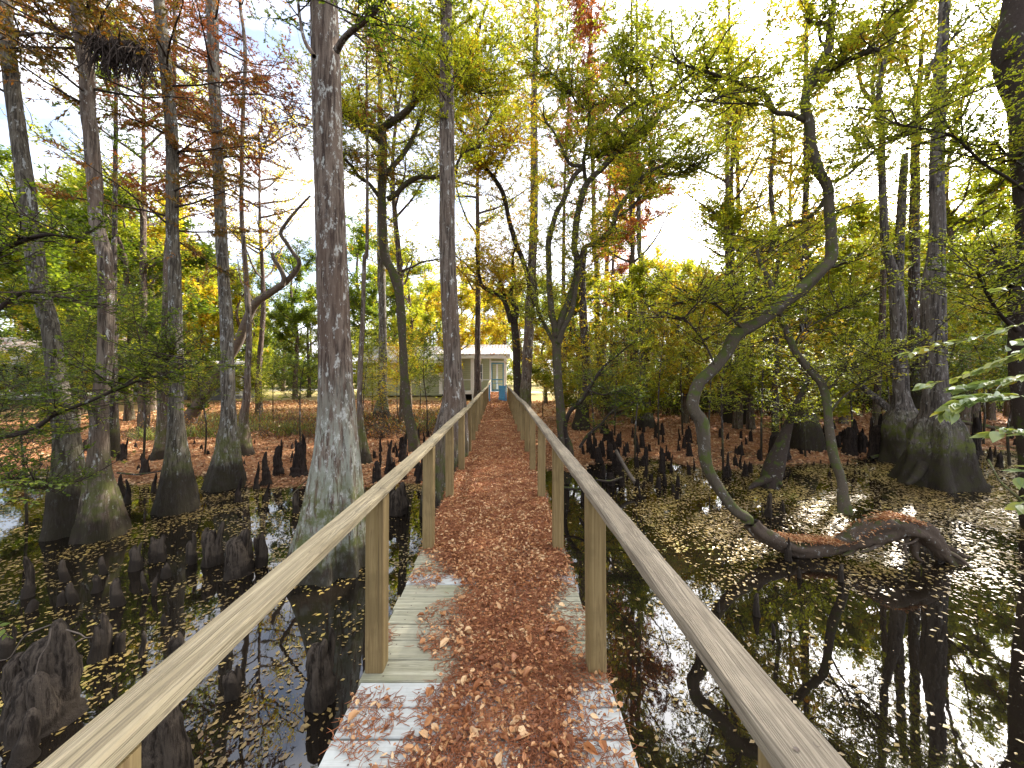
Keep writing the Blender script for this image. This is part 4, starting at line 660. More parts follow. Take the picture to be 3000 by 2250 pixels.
simple('cypress_tree', 'slender cypress with pleated foot standing at the end of the knee rows', q5([(1976, 1135, 140), (1972, 1060, 112), (1962, 940, 66), (1955, 800, 46), (1950, 500, 39), (1942, 0, 34)])+q2([(1932, 1640, 32), (1920, 900, 27), (1915, 200, 18), (1915, -100, 12)]), 16.0, M['cyp'], M['leafR'], None, 30, .2, cyp_crown(1866, 700, 250, 16, 40, 2.0, 13000, .13), 16)
simple('cypress_tree', 'pale straight trunk close left of the pleated-foot cypress', q5([(1862, 930, 50), (1866, 700, 36), (1868, 400, 31), (1880, 0, 29)])+q2([(1890, 1640, 28), (1887, 900, 22), (1880, 200, 15), (1880, -80, 9)]), 20, M['far'], M['leafR'], None, 31, .1, cyp_crown(1850, 760, 420, 20, 34, 2.0, 10000, .15))
simple('cypress_tree', 'rusty crowned cypress rising behind the many-stemmed tree', q5([(1660, 860, 60), (1658, 600, 42), (1655, 200, 36), (1652, 0, 34)])+q2([(1640, 1640, 33), (1630, 1100, 28), (1604, 600, 23), (1620, 100, 15), (1625, -150, 8)]), 19, M['cypred'], M['leafR'], None, 32, .1, cyp_crown(1728, 420, -80, 19, 60, 2.1, 24000, .14))
simple('cypress_tree', 'thin cypress between the forked golden tree and the rusty cypress', q5([(1440, 860, 46), (1440, 300, 30)])+q2([(1440, 1640, 24), (1450, 1100, 18), (1468, 800, 14), (1480, 400, 8)]), 21, M['far'], M['leafO'], None, 33, .1, cyp_crown(1662, 640, 250, 21, 36, 1.9, 10000, .15))
simple('pine_tree', 'thin straight trunk right of the rusty crowned cypress', q5([(1750, 860, 34), (1752, 380, 22), (1762, 0, 19)])+q2([(1770, 1640, 18), (1780, 1100, 15), (1790, 700, 9)]), 24, M['far'], M['leafO'], None, 34, .0, cyp_crown(1805, 600, 300, 24, 26, 2.0, 7000, .16))
simple('pine_tree', 'tall thin trunk behind the upper bend of the S-curved tree', q6([(800, 900, 44), (800, 300, 34)])+q3([(800, 1400, 34), (800, 700, 30), (800, 0, 22), (800, -100, 14)]), 15, M['far'], M['leafA'], S(90, 1.6, 540, .6, 11000, .085, t0=.35), 35, .0)
simple('pine_tree', 'thin trunk behind the golden thicket right of centre', q6([(300, 880, 34), (290, 200, 30)])+q3([(290, 1400, 30), (290, 900, 26), (300, 300, 18), (300, 0, 12)]), 16, M['far'], M['leafA'], S(90, 1.8, 540, .7, 11000, .09, t0=.3), 36, .0)

# ------------------------------------------------------------------ background trees (copies of a few kinds)
def finger(mb, base, h, rb, r, lean=.12, seed=0, tip=.38):
    n = max(7, int(h/.03)); n = min(n, 26); t = np.linspace(0, 1, n); a = r.uniform(0, 6.28); l = h*lean*r.uniform(0, 1)
    P = np.stack([base[0]+np.cos(a)*l*t**1.5+.02*h*np.sin(t*7+a), base[1]+np.sin(a)*l*t**1.5+.02*h*np.cos(t*6+a), base[2]+h*t], 1)
    rad = rb*((1-t)**1.15*(1-tip)+tip)*(1+.35*np.exp(-t*9)); rad = rad*np.sqrt(np.clip(1-np.clip((t-.86)/.16, 0, 1)**2, .02, 1))*(1+.07*r.normal(0, 1, n)*(t < .9))
    trunk_tube(mb, P, rad, 14, rough=.07, seed=seed, flute=.0)
def knee_mesh(h, w_, nf, r, seed, base=(0, 0, 0), pointed=False):
    mb = MB(); base = np.array(base, float); tip = .22 if pointed else .42
    if nf == 1: finger(mb, base+[0, 0, -.12], h+.12, w_/2, r, seed=seed, tip=tip)
    else:
        finger(mb, base+[0, 0, -.12], h*r.uniform(.72, .85)+.12, w_*.42, r, .04, seed, tip=.55)
        for i in range(nf):
            a = (i/nf)*2*np.pi+r.uniform(-.4, .4); d = w_*.26*r.uniform(.6, 1.15); hh = h*(1 if i == 0 else r.uniform(.45, .95)); finger(mb, base+[np.cos(a)*d, np.sin(a)*d*.8, -.12], hh+.12, w_*r.uniform(.16, .26), r, .06, seed*7+i, tip=tip+.1)
    return mb
r = np.random.default_rng(21)
GK = 'cypress knees standing in the dark water'
def knee(u, vb, hpx, wpx, nf, label, pointed=False, mat='knee', group=GK, Y=None):
    Y = Y or F*CH/(vb-HZ); X = (u-CU)*Y/F; z = max(0., float(gh(X, Y)))
    if Y > 9: Y = F*(CH-z)/(vb-HZ); X = (u-CU)*Y/F; z = max(0., float(gh(X, Y)))
    mb = knee_mesh(hpx*Y/F, wpx*Y/F, nf, r, int(u+vb), (X, Y, z), pointed); o = mb.build('cypress_knee', M[mat], None, (X, Y, z)); tag(o, label, 'cypress knee', group); return o
for a in [
    (938, 2052, 205, 108, 4, 'four-fingered cypress knee between the left handrail and the near deck boards'),
    (130, 2110, 290, 205, 6, 'massive shaggy cypress knee with bare twigs on top, bottom left of the water'),
    (70, 2235, 140, 74, 1, 'blunt round-topped cypress knee in front of the massive shaggy one'),
    (470, 2330, 300, 175, 3, 'wide cypress knee partly hidden under the near part of the left handrail'),
    (680, 2042, 90, 60, 3, 'low three-lobed cypress knee just below the left handrail'),
    (298, 1925, 130, 62, 4, 'knobbly cypress knee cluster above and right of the massive shaggy knee'),
    (348, 1908, 60, 44, 2, 'short squat knee touching the right side of the knobbly cluster'),
    (343, 1772, 78, 42, 1, 'single bullet-shaped cypress knee with pale round top in open leafy water'),
    (216, 1766, 64, 32, 1, 'stubby cypress knee left of the bullet-shaped one'), (182, 1772, 44, 32, 2, 'tiny double-topped knee beside the stubby knee'),
    (190, 1702, 66, 30, 1, 'round-headed cypress knee above the stubby one'), (86, 1748, 118, 30, 1, 'dark post-like cypress knee near the left edge of the water'),
    (303, 1682, 54, 22, 1, 'thin pale-topped knee right of the round-headed one'), (284, 1734, 48, 30, 1, 'leaning little knee between the thin pale-topped and bullet-shaped knees'),
    (90, 1792, 32, 34, 1, 'low dome-shaped knee under the dark post-like one'), (427, 1738, 70, 18, 1, 'narrow finger-like knee alone among floating leaves'),
    (453, 1742, 64, 20, 2, 'narrow crooked knee right beside the finger-like one'), (487, 1692, 44, 34, 2, 'squat double knee behind the finger-like pair'),
    (415, 1922, 66, 22, 1, 'small dark knee left of the near handrail in clear water'), (481, 1832, 34, 24, 1, 'button-like knee barely rising above the water'),
    (522, 1922, 74, 52, 3, 'bulging pinkish knee group peeping over the left handrail'), (16, 1925, 84, 46, 3, 'clustered knee cut by the left edge beside pale leaves'),
    (42, 2010, 90, 42, 2, 'double knee behind the massive shaggy one at the left edge'), (562, 1650, 88, 34, 2, 'slim knee at the left end of the big knee colony'),
    (620, 1652, 120, 62, 6, 'tall many-fingered knee clump in the big knee colony'), (698, 1682, 130, 92, 8, 'broadest many-fingered knee clump of the big knee colony'),
    (765, 1658, 100, 42, 3, 'right-hand end clump of the big knee colony near the largest cypress'), (398, 1668, 78, 46, 4, 'shaggy knee clump in shade left of the big knee colony'),
    (460, 1642, 76, 60, 4, 'wide mossy knee clump behind the shaggy shaded one'), (753, 1432, 78, 18, 1, 'slim pointed knee left of the steep pyramid knee'),
    (777, 1422, 98, 34, 1, 'steep pyramid-shaped knee between the dark cypress and the largest one'), (815, 1394, 104, 38, 3, 'twin-spired dark knee next to the pyramid knee'),
    (878, 1392, 122, 54, 5, 'spiky knee group pressed against the largest cypress'), (779, 1466, 52, 18, 1, 'small upright knee in front of the pyramid knee'),
    (866, 1500, 66, 24, 2, 'paired thin knees beside the foot of the largest cypress'), (697, 1468, 68, 24, 1, 'dark column knee at the right foot of the dark straight cypress'),
    (425, 1386, 54, 30, 2, 'dark pointed knee on the red leaves left of the grey split-base cypress'), (452, 1442, 56, 18, 1, 'thin dark knee at the foot of the grey split-base cypress'),
    (358, 1462, 74, 28, 1, 'tall dark knee right of the lichen-spotted cypress foot'), (376, 1474, 70, 22, 1, 'shorter dark knee just right of the spotted cypress foot'),
    (252, 1326, 44, 22, 2, 'forked dark knee between the two leftmost cypresses'), (362, 1346, 64, 24, 3, 'spiky knee trio on the leaf-covered bank at left'),
    (459, 1316, 28, 13, 1, 'small pale knee standing alone on the red leaf bank'),
    (1106, 1414, 80, 30, 2, 'double dark knee left of the tall spire knee behind the handrail'), (1137, 1388, 100, 28, 1, 'tall spire-like dark knee behind the left handrail'),
    (1180, 1352, 70, 30, 2, 'dark knee at the foot of the forked mossy tree'), (1162, 1505, 92, 66, 6, 'many-fingered knee clump seen under the left handrail'),
    (2282, 1345, 84, 76, 5, 'jagged dark knee stump standing in the pale leaf mat'), (2490, 1330, 104, 44, 3, 'chunky dark knee group left of the bulbed cypresses'), (2522, 1328, 74, 30, 2, 'split dark knee nearest the chunky group'),
    (2572, 1342, 130, 58, 4, 'big blackish knee mass against the left bulbed cypress'), (2862, 1330, 130, 26, 2, 'tall thin blackish knee beyond the right bulbed cypress'), (2898, 1350, 42, 16, 1, 'short post-like knee behind the broad foreground leaves'),
    (2927, 1370, 50, 22, 2, 'little crooked knee behind the broad foreground leaves'), (2790, 1340, 90, 18, 1, 'slim black knee touching the right bulbed cypress'),
    (2310, 1640, 66, 26, 2, 'stubby knee pair standing against the fallen log'), (2461, 1702, 50, 22, 1, 'blunt grey knee in open water below the fallen log'), (2340, 1692, 34, 15, 1, 'tiny knee left of the blunt grey one'),
    (2217, 1802, 62, 26, 1, 'round-topped knee in dark water near the right handrail'), (2106, 1792, 30, 14, 1, 'smallest knee close to the right handrail'), (2270, 1860, 32, 18, 1, 'low knee just beyond the right handrail'),
    (2247, 1512, 70, 24, 1, 'square-topped knee stub behind the fallen trunk bend'), (2293, 1500, 34, 12, 1, 'thin stub knee right of the square-topped one')]:
    knee(*a, pointed=a[1] < 1480, mat='kneed' if a[1] < 1480 else 'knee')
kp = []
for i in range(8):
    nf = int(r.integers(1, 5)); kp.append((knee_mesh(1.0, .34*(1 if nf == 1 else 1.7), nf, r, 500+i, pointed=True), nf))
kmesh = []
def knee_field(n, u0, u1, v0, v1, h0, h1, label, group, skip=None, kinds=range(8)):
    for i in range(n):
        for _ in range(20):
            u, v = r.uniform(u0, u1), r.uniform(v0, v1)
            if skip is None or not skip(u, v): break
        Y = F*CH/(v-HZ); X = (u-CU)*Y/F; z = max(0., float(gh(X, Y)))
        for _ in range(4): Y = F*(CH-z)/(v-HZ); X = (u-CU)*Y/F; z = max(0., float(gh(X, Y)))
        k = int(r.choice(list(kinds)))
        if k >= len(kmesh) or kmesh[k] is None:
            while len(kmesh) <= k: kmesh.append(None)
            o = kp[k][0].build('cypress_knee', M['kneed']); kmesh[k] = o
        else: o = kmesh[k].copy(); col.objects.link(o)
        h = r.uniform(h0, h1); o.location = (X, Y, z-.04); o.scale = (h*r.uniform(.6, 1.0),)*2+(h,); o.rotation_euler = (r.uniform(-.07, .07), r.uniform(-.07, .07), r.uniform(0, 6.28)); tag(o, label, 'cypress knee', group)
knee_field(78, 1690, 2230, 1255, 1400, .28, .62, 'dark pointed knee in the crowded rows between the boardwalk and the S-curved tree', 'crowded dark knees right of the boardwalk', lambda u, v: v < 1255+.1*(u-1690)*0+(25 if u > 2000 else 0))
knee_field(36, 2290, 2560, 1290, 1400, .10, .26, 'short dark knee poking through the leaves behind the mossy stem', 'short knees in the far leaf mat')
knee_field(14, 2380, 2560, 1255, 1320, .35, .6, 'tall dark knee beside the dark wide-footed cypress', 'tall knees around the wide-footed cypress')
knee_field(22, 430, 900, 1290, 1400, .10, .28, 'small dark knee dotting the red leaf bank at left', 'small knees on the left bank')
knee_field(16, 200, 420, 1290, 1380, .16, .4, 'dark knee between the trunks at far left', 'knees between the left trunks')
knee_field(26, 1080, 1260, 1270, 1420, .22, .5, 'dark knee under the forked mossy tree', 'knees under the forked mossy tree')
knee_field(14, 2820, 3000, 1260, 1350, .15, .45, 'blackish knee far behind the broad foreground leaves', 'knees at the far right of the swamp')
knee_field(20, 1700, 1990, 1395, 1470, .16, .42, 'low dark knee at the waterline near the right handrail', 'waterline knees near the right handrail')
# bare twigs on the massive knee
tw = empty('bare_twig', W(150, 1830, 2.6), 'pale bare twigs lying over the massive shaggy knee', 'twig'); mb = MB(); o_ = np.array(tw.location)
for pts in ([(150, 1830, 4), (110, 1845, 4), (70, 1865, 3.5), (30, 1925, 2.5), (0, 1935, 1.5)], [(150, 1840, 4), (140, 1890, 4), (115, 1930, 3.5), (102, 2000, 3), (118, 2018, 2)], [(195, 1845, 4), (235, 1857, 3.5), (250, 1868, 3), (270, 1866, 2)], [(250, 1868, 3), (225, 1880, 2.6), (212, 1898, 1.5)]):
    P, rd = px_limb(pts, 2.55, 2.5); P, rd = smooth_path(P, rd, .02); trunk_tube(mb, P, rd, 6, rough=.05)
mb.build('stem', M['dead'], tw, o_)

# ---- fallen sticks
for i, (pts, a, b, lab) in enumerate([
    (q5([(1900, 1465, 26), (1840, 1370, 24), (1780, 1260, 22)]), 7.8, 8.6, 'straight broken stick propped up among the dark knees'),
    (q5([(1650, 1450, 16), (1740, 1460, 16), (1820, 1435, 13)]), 7.3, 7.4, 'short floating stick by the right handrail'),
    (q5([(1440, 1500, 18), (1520, 1510, 18), (1600, 1500, 15), (1700, 1520, 10)]), 6.6, 6.4, 'thick wet stick lying at the waterline under the right handrail'),
    (cr(0, 750, [(760, 1405, 13), (900, 1415, 13), (1060, 1390, 9)]), 8.7, 8.7, 'thin dark stick lying on the leaf bank at left'),
    (cr(0, 750, [(1840, 1640, 9), (1900, 1540, 8), (1990, 1450, 7)]), 6.9, 7.6, 'thin slanted stick left of the largest trunk'),
    (q6([(1210, 1310, 30), (1290, 1290, 24), (1360, 1250, 16)]), 10.6, 10.8, 'pale root-like branch in front of the left bulbed cypress'),
    (q6([(1980, 1320, 10), (2060, 1460, 13), (2212, 1600, 16)]), 6.5, 5.2, 'slanting bare branch over the leaf mat near the right edge'),
    (q6([(1780, 1070, 22), (1950, 1100, 26), (2100, 1120, 30), (2240, 1100, 30)]), 14, 13.5, 'dark fallen trunk lying on the far bank at right')]):
    o = empty('fallen_branch', px_limb(pts, a, b)[0][0], lab, 'branch'); mb = MB(); P, rd = px_limb(pts, a, b); P, rd = smooth_path(P, rd, .05); P[:, 2] = np.maximum(P[:, 2], -.01); trunk_tube(mb, P, rd, 8, rough=.08, seed=i); mb.build('stem', M['moss'] if i > 5 else M['dead'] if i == 0 else M['mossd'], o, np.array(o.location))

# ---- background trees
def bg_proto(seed, h, cb0, rad, nl, leaf, lm, bark='far', cyp=False, nlimb=16, tr_r=.14):
    r = np.random.default_rng(seed); root = bpy.data.objects.new('background_tree', None); col.objects.link(root)
    P = np.array([[0, 0, -.4], [.05, 0, h*.15], [r.normal(0, .15), r.normal(0, .15), h*.4], [r.normal(0, .25), r.normal(0, .25), h*.7], [r.normal(0, .3), r.normal(0, .3), h]]); Ps, rs = smooth_path(P, np.array([1.9, 1.2, .95, .6, .15])*tr_r, .2); mb = MB(); trunk_tube(mb, Ps, rs, 9, seed=seed, rough=.05)
    c = MB(); t = r.uniform(cb0, .97, nlimb); i = (t*(len(Ps)-1)).astype(int); prof = np.sqrt(np.clip(1-((t-(cb0+1)/2)/((1-cb0)/2+.08))**2, .1, 1)) if not cyp else (1.15-t)
    Pl = grow(Ps[i], rand_h(r, nlimb)+np.array([0, 0, .1 if cyp else .45]), rad*prof*r.uniform(.7, 1.15, nlimb), 8, .14, .04, r); tubes(mb, Pl, np.linspace(.05, .012, 9)[None]*np.ones((nlimb, 1)), 5)
    m = nlimb*16; a = r.integers(0, nlimb, m); b = r.integers(2, 9, m); D = norm(.5*norm(Pl[a, b]-Pl[a, b-1])+.8*rand_h(r, m)+np.array([0, 0, 1.])*r.normal(.05, .25, m)[:, None]); P2 = grow(Pl[a, b], D, rad*.34*r.uniform(.4, 1.2, m), 5, .2, .02, r); tubes(c, P2, np.linspace(.012, .005, 6)[None]*np.ones((m, 1)), 3, 0)
    cc = r.integers(0, m, nl); q = r.uniform(.3, 5, nl); qi = np.minimum(q.astype(int), 4); fr = (q-qi)[:, None]; C = P2[cc, qi]*(1-fr)+P2[cc, qi+1]*fr+r.normal(0, .09, (nl, 3)); ln = leaf*r.uniform(.6, 1.3, nl)
    leaves(c, C, rand_h(r, nl)+r.normal(0, .3, (nl, 3)), norm(np.array([0, 0, 1.])+r.normal(0, .55, (nl, 3))), ln, ln*(.25 if cyp else .55), 1)
    mb.build('trunk', M[bark], root); c.build('crown', [M['twig'], M[lm]], root); return root
protos = {'G': [bg_proto(1, 11, .22, 3.2, 26000, .15, 'leafG'), bg_proto(2, 9, .15, 3.0, 26000, .15, 'leafG')], 'Y': [bg_proto(3, 9, .2, 2.8, 22000, .15, 'leafY'), bg_proto(4, 7, .12, 2.6, 22000, .14, 'leafY')],
  'A': [bg_proto(5, 10, .18, 3.0, 26000, .15, 'leafA'), bg_proto(6, 8, .12, 3.0, 26000, .14, 'leafA')], 'D': [bg_proto(7, 10, .08, 3.4, 28000, .16, 'leafD')], 'R': [bg_proto(8, 14, .3, 2.2, 14000, .16, 'leafR', cyp=True, nlimb=34)]}
protos['L'] = [bg_proto(9, 14, .38, 3.4, 9500, .10, 'leafA', nlimb=26, tr_r=.12), bg_proto(10, 13, .42, 3.2, 8500, .10, 'leafY', nlimb=24, tr_r=.11)]
used = set(); words_ = {'G': 'green leafy', 'Y': 'golden yellow', 'A': 'yellow-green', 'D': 'dense deep green', 'R': 'rusty orange'}
def bgt(kind, u, Y, s_, lab, zs=1.12):
    pl = protos[kind]; p = pl[int(r.integers(len(pl)))]; X = (u-CU)*Y/F
    if id(p) in used: o = copy_tree(p)
    else: o = p; used.add(id(p))
    o.location = (X, Y, float(gh(X, Y))-.02); o.rotation_euler = (0, 0, r.uniform(0, 6.28)); o.scale = (s_, s_, s_*zs); tag(o, lab, 'tree', 'background trees')
BG = [('G', -190, 14, 1.0, 'green leafy tree at the left edge beyond the leftmost cypress'), ('D', 60, 32, 1.15, 'deep green tree towering over the rusty roofed house'), ('A', 215, 15, .8, 'yellow-green tree behind the two leftmost cypresses'), ('G', 235, 19, 1.0, 'green tree filling the gap right of the spotted cypress'),
 ('Y', 250, 26, 1.1, 'golden tree behind the pale outbuilding'), ('A', 380, 17, .85, 'yellow-green tree between spotted and grey split-base cypress'), ('G', 430, 25, 1.1, 'green tree behind the grey shed, left part'), ('Y', 575, 24, .95, 'golden orange tree over the grey shed'), ('D', 520, 34, 1.2, 'tall dark tree far behind the grey shed'),
 ('G', 650, 36, 1.15, 'rounded green tree beyond the road behind the leaning tree'), ('A', 740, 33, .9, 'light green tree right of the white shed door'), ('G', 830, 38, 1.0, 'low green tree across the road left of the largest cypress'), ('A', 905, 30, .75, 'small yellow-green tree right behind the largest cypress'),
 ('G', 1060, 35, 1.3, 'green tree rising behind the left end of the cottage roof'), ('A', 1150, 34, 1.15, 'yellow-green tree behind the cottage roof middle'), ('Y', 1245, 33, .95, 'golden tree showing over the cottage roof beside the brown cypress'), ('Y', 1400, 33, 1.15, 'bright yellow tree over the porch roof'), ('Y', 1470, 37, 1.2, 'yellow tree behind the porch door'),
 ('A', 1530, 40, 1.1, 'yellow-green tree at the end of the sunny lawn'), ('G', 1640, 36, .9, 'green tree at the edge of the lawn right of the boardwalk'), ('Y', 1600, 24, .62, 'low golden tree behind the many-stemmed tree'), ('G', 1700, 26, .85, 'green tree behind the rusty crowned cypress'), ('A', 1790, 19, .75, 'yellow-green tree behind the knee rows'),
 ('Y', 1880, 22, .85, 'golden tree right behind the pleated-foot cypress'), ('G', 1960, 27, 1.0, 'green tree far behind the pleated-foot cypress'), ('Y', 2030, 18, .75, 'golden tree between pleated-foot cypress and S-curved tree'), ('A', 2110, 23, .95, 'yellow-green tree left of the two small flared cypresses'), ('Y', 2180, 20, .8, 'golden tree over the two small flared cypresses'),
 ('G', 2250, 28, 1.1, 'green tree deep in the wood above the curved trunk'), ('A', 2320, 19, .8, 'yellow-green tree behind the wide-footed cypress'), ('Y', 2400, 23, .85, 'golden tree right of the wide-footed cypress'), ('G', 2470, 19, .85, 'green tree left of the bulbed cypresses'), ('A', 2560, 25, 1.05, 'yellow-green tree deep behind the bulbed cypresses'), ('G', 2650, 21, .9, 'green tree between the bulbed trunks'),
 ('A', 2760, 17, .8, 'yellow-green tree right of the bulbed cypresses'), ('G', 2830, 23, 1.0, 'green tree behind the broad foreground leaves'), ('Y', 2900, 19, .85, 'golden tree near the right edge of the wood'), ('G', 2980, 16, .85, 'green tree behind the dark crooked trunk'), ('D', 2700, 32, 1.2, 'dark dense tree deepest in the right wood'), ('D', 2300, 36, 1.1, 'dark dense tree deep behind the S-curved tree'), ('D', 2050, 38, 1.1, 'dark tree far beyond the knee rows'),
 ('R', 1765, 27, 1.25, 'orange cypress crown far behind the many-stemmed tree'), ('R', 560, 27, 1.0, 'orange cypress behind the dark straight cypress'), ('R', 170, 31, 1.2, 'orange cypress above the rusty roofed house'), ('G', 3120, 19, 1.0, 'green tree just past the right edge'), ('G', -250, 19, 1.1, 'green tree just past the left edge'), ('A', -150, 26, 1.2, 'yellow-green tree far past the left edge')]
BG += [('A', 170, 28, 1.4, 'tall yellow-green tree with a crown high between the two leftmost cypresses'), ('G', 330, 14.5, .95, 'tall green tree right behind the spotted cypress'), ('Y', 440, 20, 1.1, 'tall golden tree behind the split-base cypress'), ('A', -140, 18, 1.25, 'tall pale green tree behind the leftmost cypress'),
 ('A', 1200, 22, .8, 'yellow-green tree behind the forked mossy tree'), ('Y', 1330, 27, .95, 'golden tree right behind the brown fibrous cypress'), ('A', 1650, 17.5, .7, 'yellow-green tree between the many-stemmed tree and the dark bank trunk'),
 ('A', 1900, 16, .7, 'light green tree right of the rusty cypress'), ('Y', 2010, 17, .8, 'golden tree left of the thin golden-thicket trunk'), ('A', 2200, 16, .8, 'yellow-green tree behind the golden thicket'),
 ('A', 2380, 15, .75, 'light green tree behind the upper S-curve'), ('Y', 2470, 17, .8, 'golden tree behind the forking slim tree'),
 ('A', 2620, 16.5, .85, 'yellow-green tree behind the two bulbed cypresses'), ('Y', 2740, 19, 1.0, 'golden tree right of the tall speckled cypress'), ('A', 2850, 15, .85, 'light tree before the right edge of the wood'), ('G', 2960, 20, 1.1, 'green tree high at the right edge')]
BG += [('A', 725, 25, .95, 'yellow-green tree on the lawn right of the broken leaning tree'), ('D', 680, 37, 1.1, 'dark tree across the road behind the broken leaning tree'), ('G', 865, 28, .95, 'green tree on the lawn just left of the largest cypress'), ('G', 1110, 31, 1.0, 'green tree standing behind the middle of the cottage'), ('A', 1290, 38, 1.2, 'light green tree far behind the porch'),
 ('L', 420, 15, 1.0, 'lacy tall tree over the split-base cypress'), ('L', 760, 19, 1.0, 'lacy tall tree left of the largest cypress'), ('L', 1180, 15, 1.0, 'lacy tall tree behind the crown of the forked mossy tree'), ('L', 1400, 18, 1.05, 'lacy tall tree over the cottage roof'), 
 ('L', 1860, 17, 1.05, 'lacy tall tree around the rusty crown'), ('L', 2160, 16, 1.05, 'lacy tall tree behind the left limb of the S-curved tree'), ('L', 2330, 18, 1.0, 'lacy tall tree behind the S-curved tree top'), ('L', 2820, 15, .95, 'lacy tall tree right of the speckled cypress')]
for b in BG: bgt(*b)
for k in list(protos):
    for p in protos[k]:
        if id(p) not in used:
            for c in list(p.children): bpy.data.objects.remove(c)
            bpy.data.objects.remove(p)
# understorey saplings with flat sprays
def sap_proto(seed, h, L1, nl, leaf, lm, n1=46):
    r = np.random.default_rng(seed); root = bpy.data.objects.new('sapling', None); col.objects.link(root); P = np.array([[0, 0, -.2], [.03, .02, h*.3], [r.normal(0, .12), r.normal(0, .12), h*.65], [r.normal(0, .3), r.normal(0, .3), h]]); Ps, rs = smooth_path(P, np.array([.035, .028, .02, .006]), .08)
    mb = MB(); trunk_tube(mb, Ps, rs, 7, seed=seed); c = MB(); sprays(c, Ps, r, n1, L1, n1*7, L1*.36, nl, leaf, t0=.42, r1=.008, flat=.4); mb.build('trunk', M['dark'], root); c.build('crown', [M['twig'], M[lm]], root); return root
sp = {k: [sap_proto(40+i*3+j, 4.1+.6*j, 1.35, 7500, .062, k) for j in range(2)] for i, k in enumerate(['leafG', 'leafA', 'leafY', 'leafD'])}
used2 = set()
def sapling(kind, u, Y, s_, lab, group, zb=None):
    p = sp[kind][int(r.integers(2))]; X = (u-CU)*Y/F
    if id(p) in used2: o = copy_tree(p)
    else: o = p; used2.add(id(p))
    o.location = (X, Y, max(-.1, float(gh(X, Y)))-.02); o.rotation_euler = (0, 0, r.uniform(0, 6.28)); o.scale = (s_, s_, s_); tag(o, lab, 'sapling', group)
for kind, u, Y, s_, lab in [
  ('leafY', 1640, 12.5, .7, 'golden sapling right of the many-stemmed tree'), ('leafA', 1740, 11.5, .75, 'pale leafy sapling over the knee rows nearest the handrail'), ('leafY', 1800, 14, .95, 'golden sapling behind the nearest knee rows'), ('leafA', 1860, 10.2, .8, 'bright sapling among the middle knees'), ('leafY', 1930, 12.5, .95, 'golden orange sapling over the middle knee rows'), ('leafA', 2000, 14, 1.0, 'yellow-green sapling before the pleated-foot cypress'),
  ('leafY', 2080, 11.5, .85, 'golden sapling left of the S-curved trunk'), ('leafA', 2120, 9.2, .85, 'light green sapling overlapping the curved trunk'), ('leafG', 2230, 11, .95, 'green sapling behind the curved trunk'), ('leafA', 2290, 13.5, 1.0, 'sapling behind the short leaning tree'), ('leafY', 2360, 10.8, .8, 'golden sapling right of the short leaning tree'), ('leafG', 2440, 13, 1.0, 'green sapling over the short knees'), ('leafA', 2500, 11.5, .9, 'yellow-green sapling left of the mossy bulge'),
  ('leafG', 2600, 14, 1.05, 'green sapling seen between the bulbed trunks'), ('leafA', 2720, 12.5, .95, 'sapling right behind the bell-footed cypress'), ('leafG', 2800, 10.5, .9, 'green sapling at right in front of the far bank'), ('leafY', 2880, 13, 1.0, 'golden sapling at far right'), ('leafG', 2960, 10, .95, 'green sapling beside the dark crooked trunk'),
  ('leafY', 1120, 14, .6, 'low golden sapling in front of the cottage wall'), ('leafA', 1200, 15, .75, 'yellow-green sapling hiding the cottage corner'), ('leafA', 1060, 12, .65, 'sapling beside the largest cypress foot'), ('leafG', 1250, 13, .75, 'green sapling left of the brown fibrous cypress'), ('leafA', 1090, 20, 1.0, 'yellow-green sapling screening the left end of the cottage'), ('leafY', 1165, 19, .9, 'golden sapling screening the cottage window'), ('leafG', 1230, 21, 1.0, 'green sapling at the cottage porch corner'), ('leafA', 1030, 17, .8, 'light sapling just right of the largest cypress'), ('leafG', 800, 20, .8, 'green bush on the bank left of the largest cypress'), ('leafA', 560, 18, .7, 'light bush in front of the grey shed'), ('leafY', 1590, 18, .7, 'golden brush at the lawn edge right of the boardwalk'), ('leafA', 1690, 17, .8, 'brush hiding the blue mound'),
  ('leafG', 880, 11.5, .8, 'bare-legged sapling left of the largest cypress'), ('leafG', 600, 11, .8, 'green sapling between grey and dark cypress'), ('leafD', 420, 10, .9, 'deep green sapling before the left house'), ('leafG', 330, 12, 1.0, 'green sapling behind the spotted cypress'), ('leafG', 262, 9, .8, 'green sapling between the two leftmost cypresses'), ('leafG', 150, 9.5, .7, 'green sapling left of the leftmost cypress'), ('leafA', 470, 15, .9, 'yellow-green sapling on the bank before the grey shed'), ('leafA', 760, 14.5, .5, 'small brush on the sunny bank'), ('leafD', 80, 6.2, .62, 'low dark sapling at the left water edge'), ('leafD', -20, 5.2, .6, 'low dark bush standing in the water at the left edge')]:
    sapling(kind, u, Y, s_, lab, 'understorey saplings')
for k in sp:
    for p in sp[k]:
        if id(p) not in used2:
            for c in list(p.children): bpy.data.objects.remove(c)
            bpy.data.objects.remove(p)
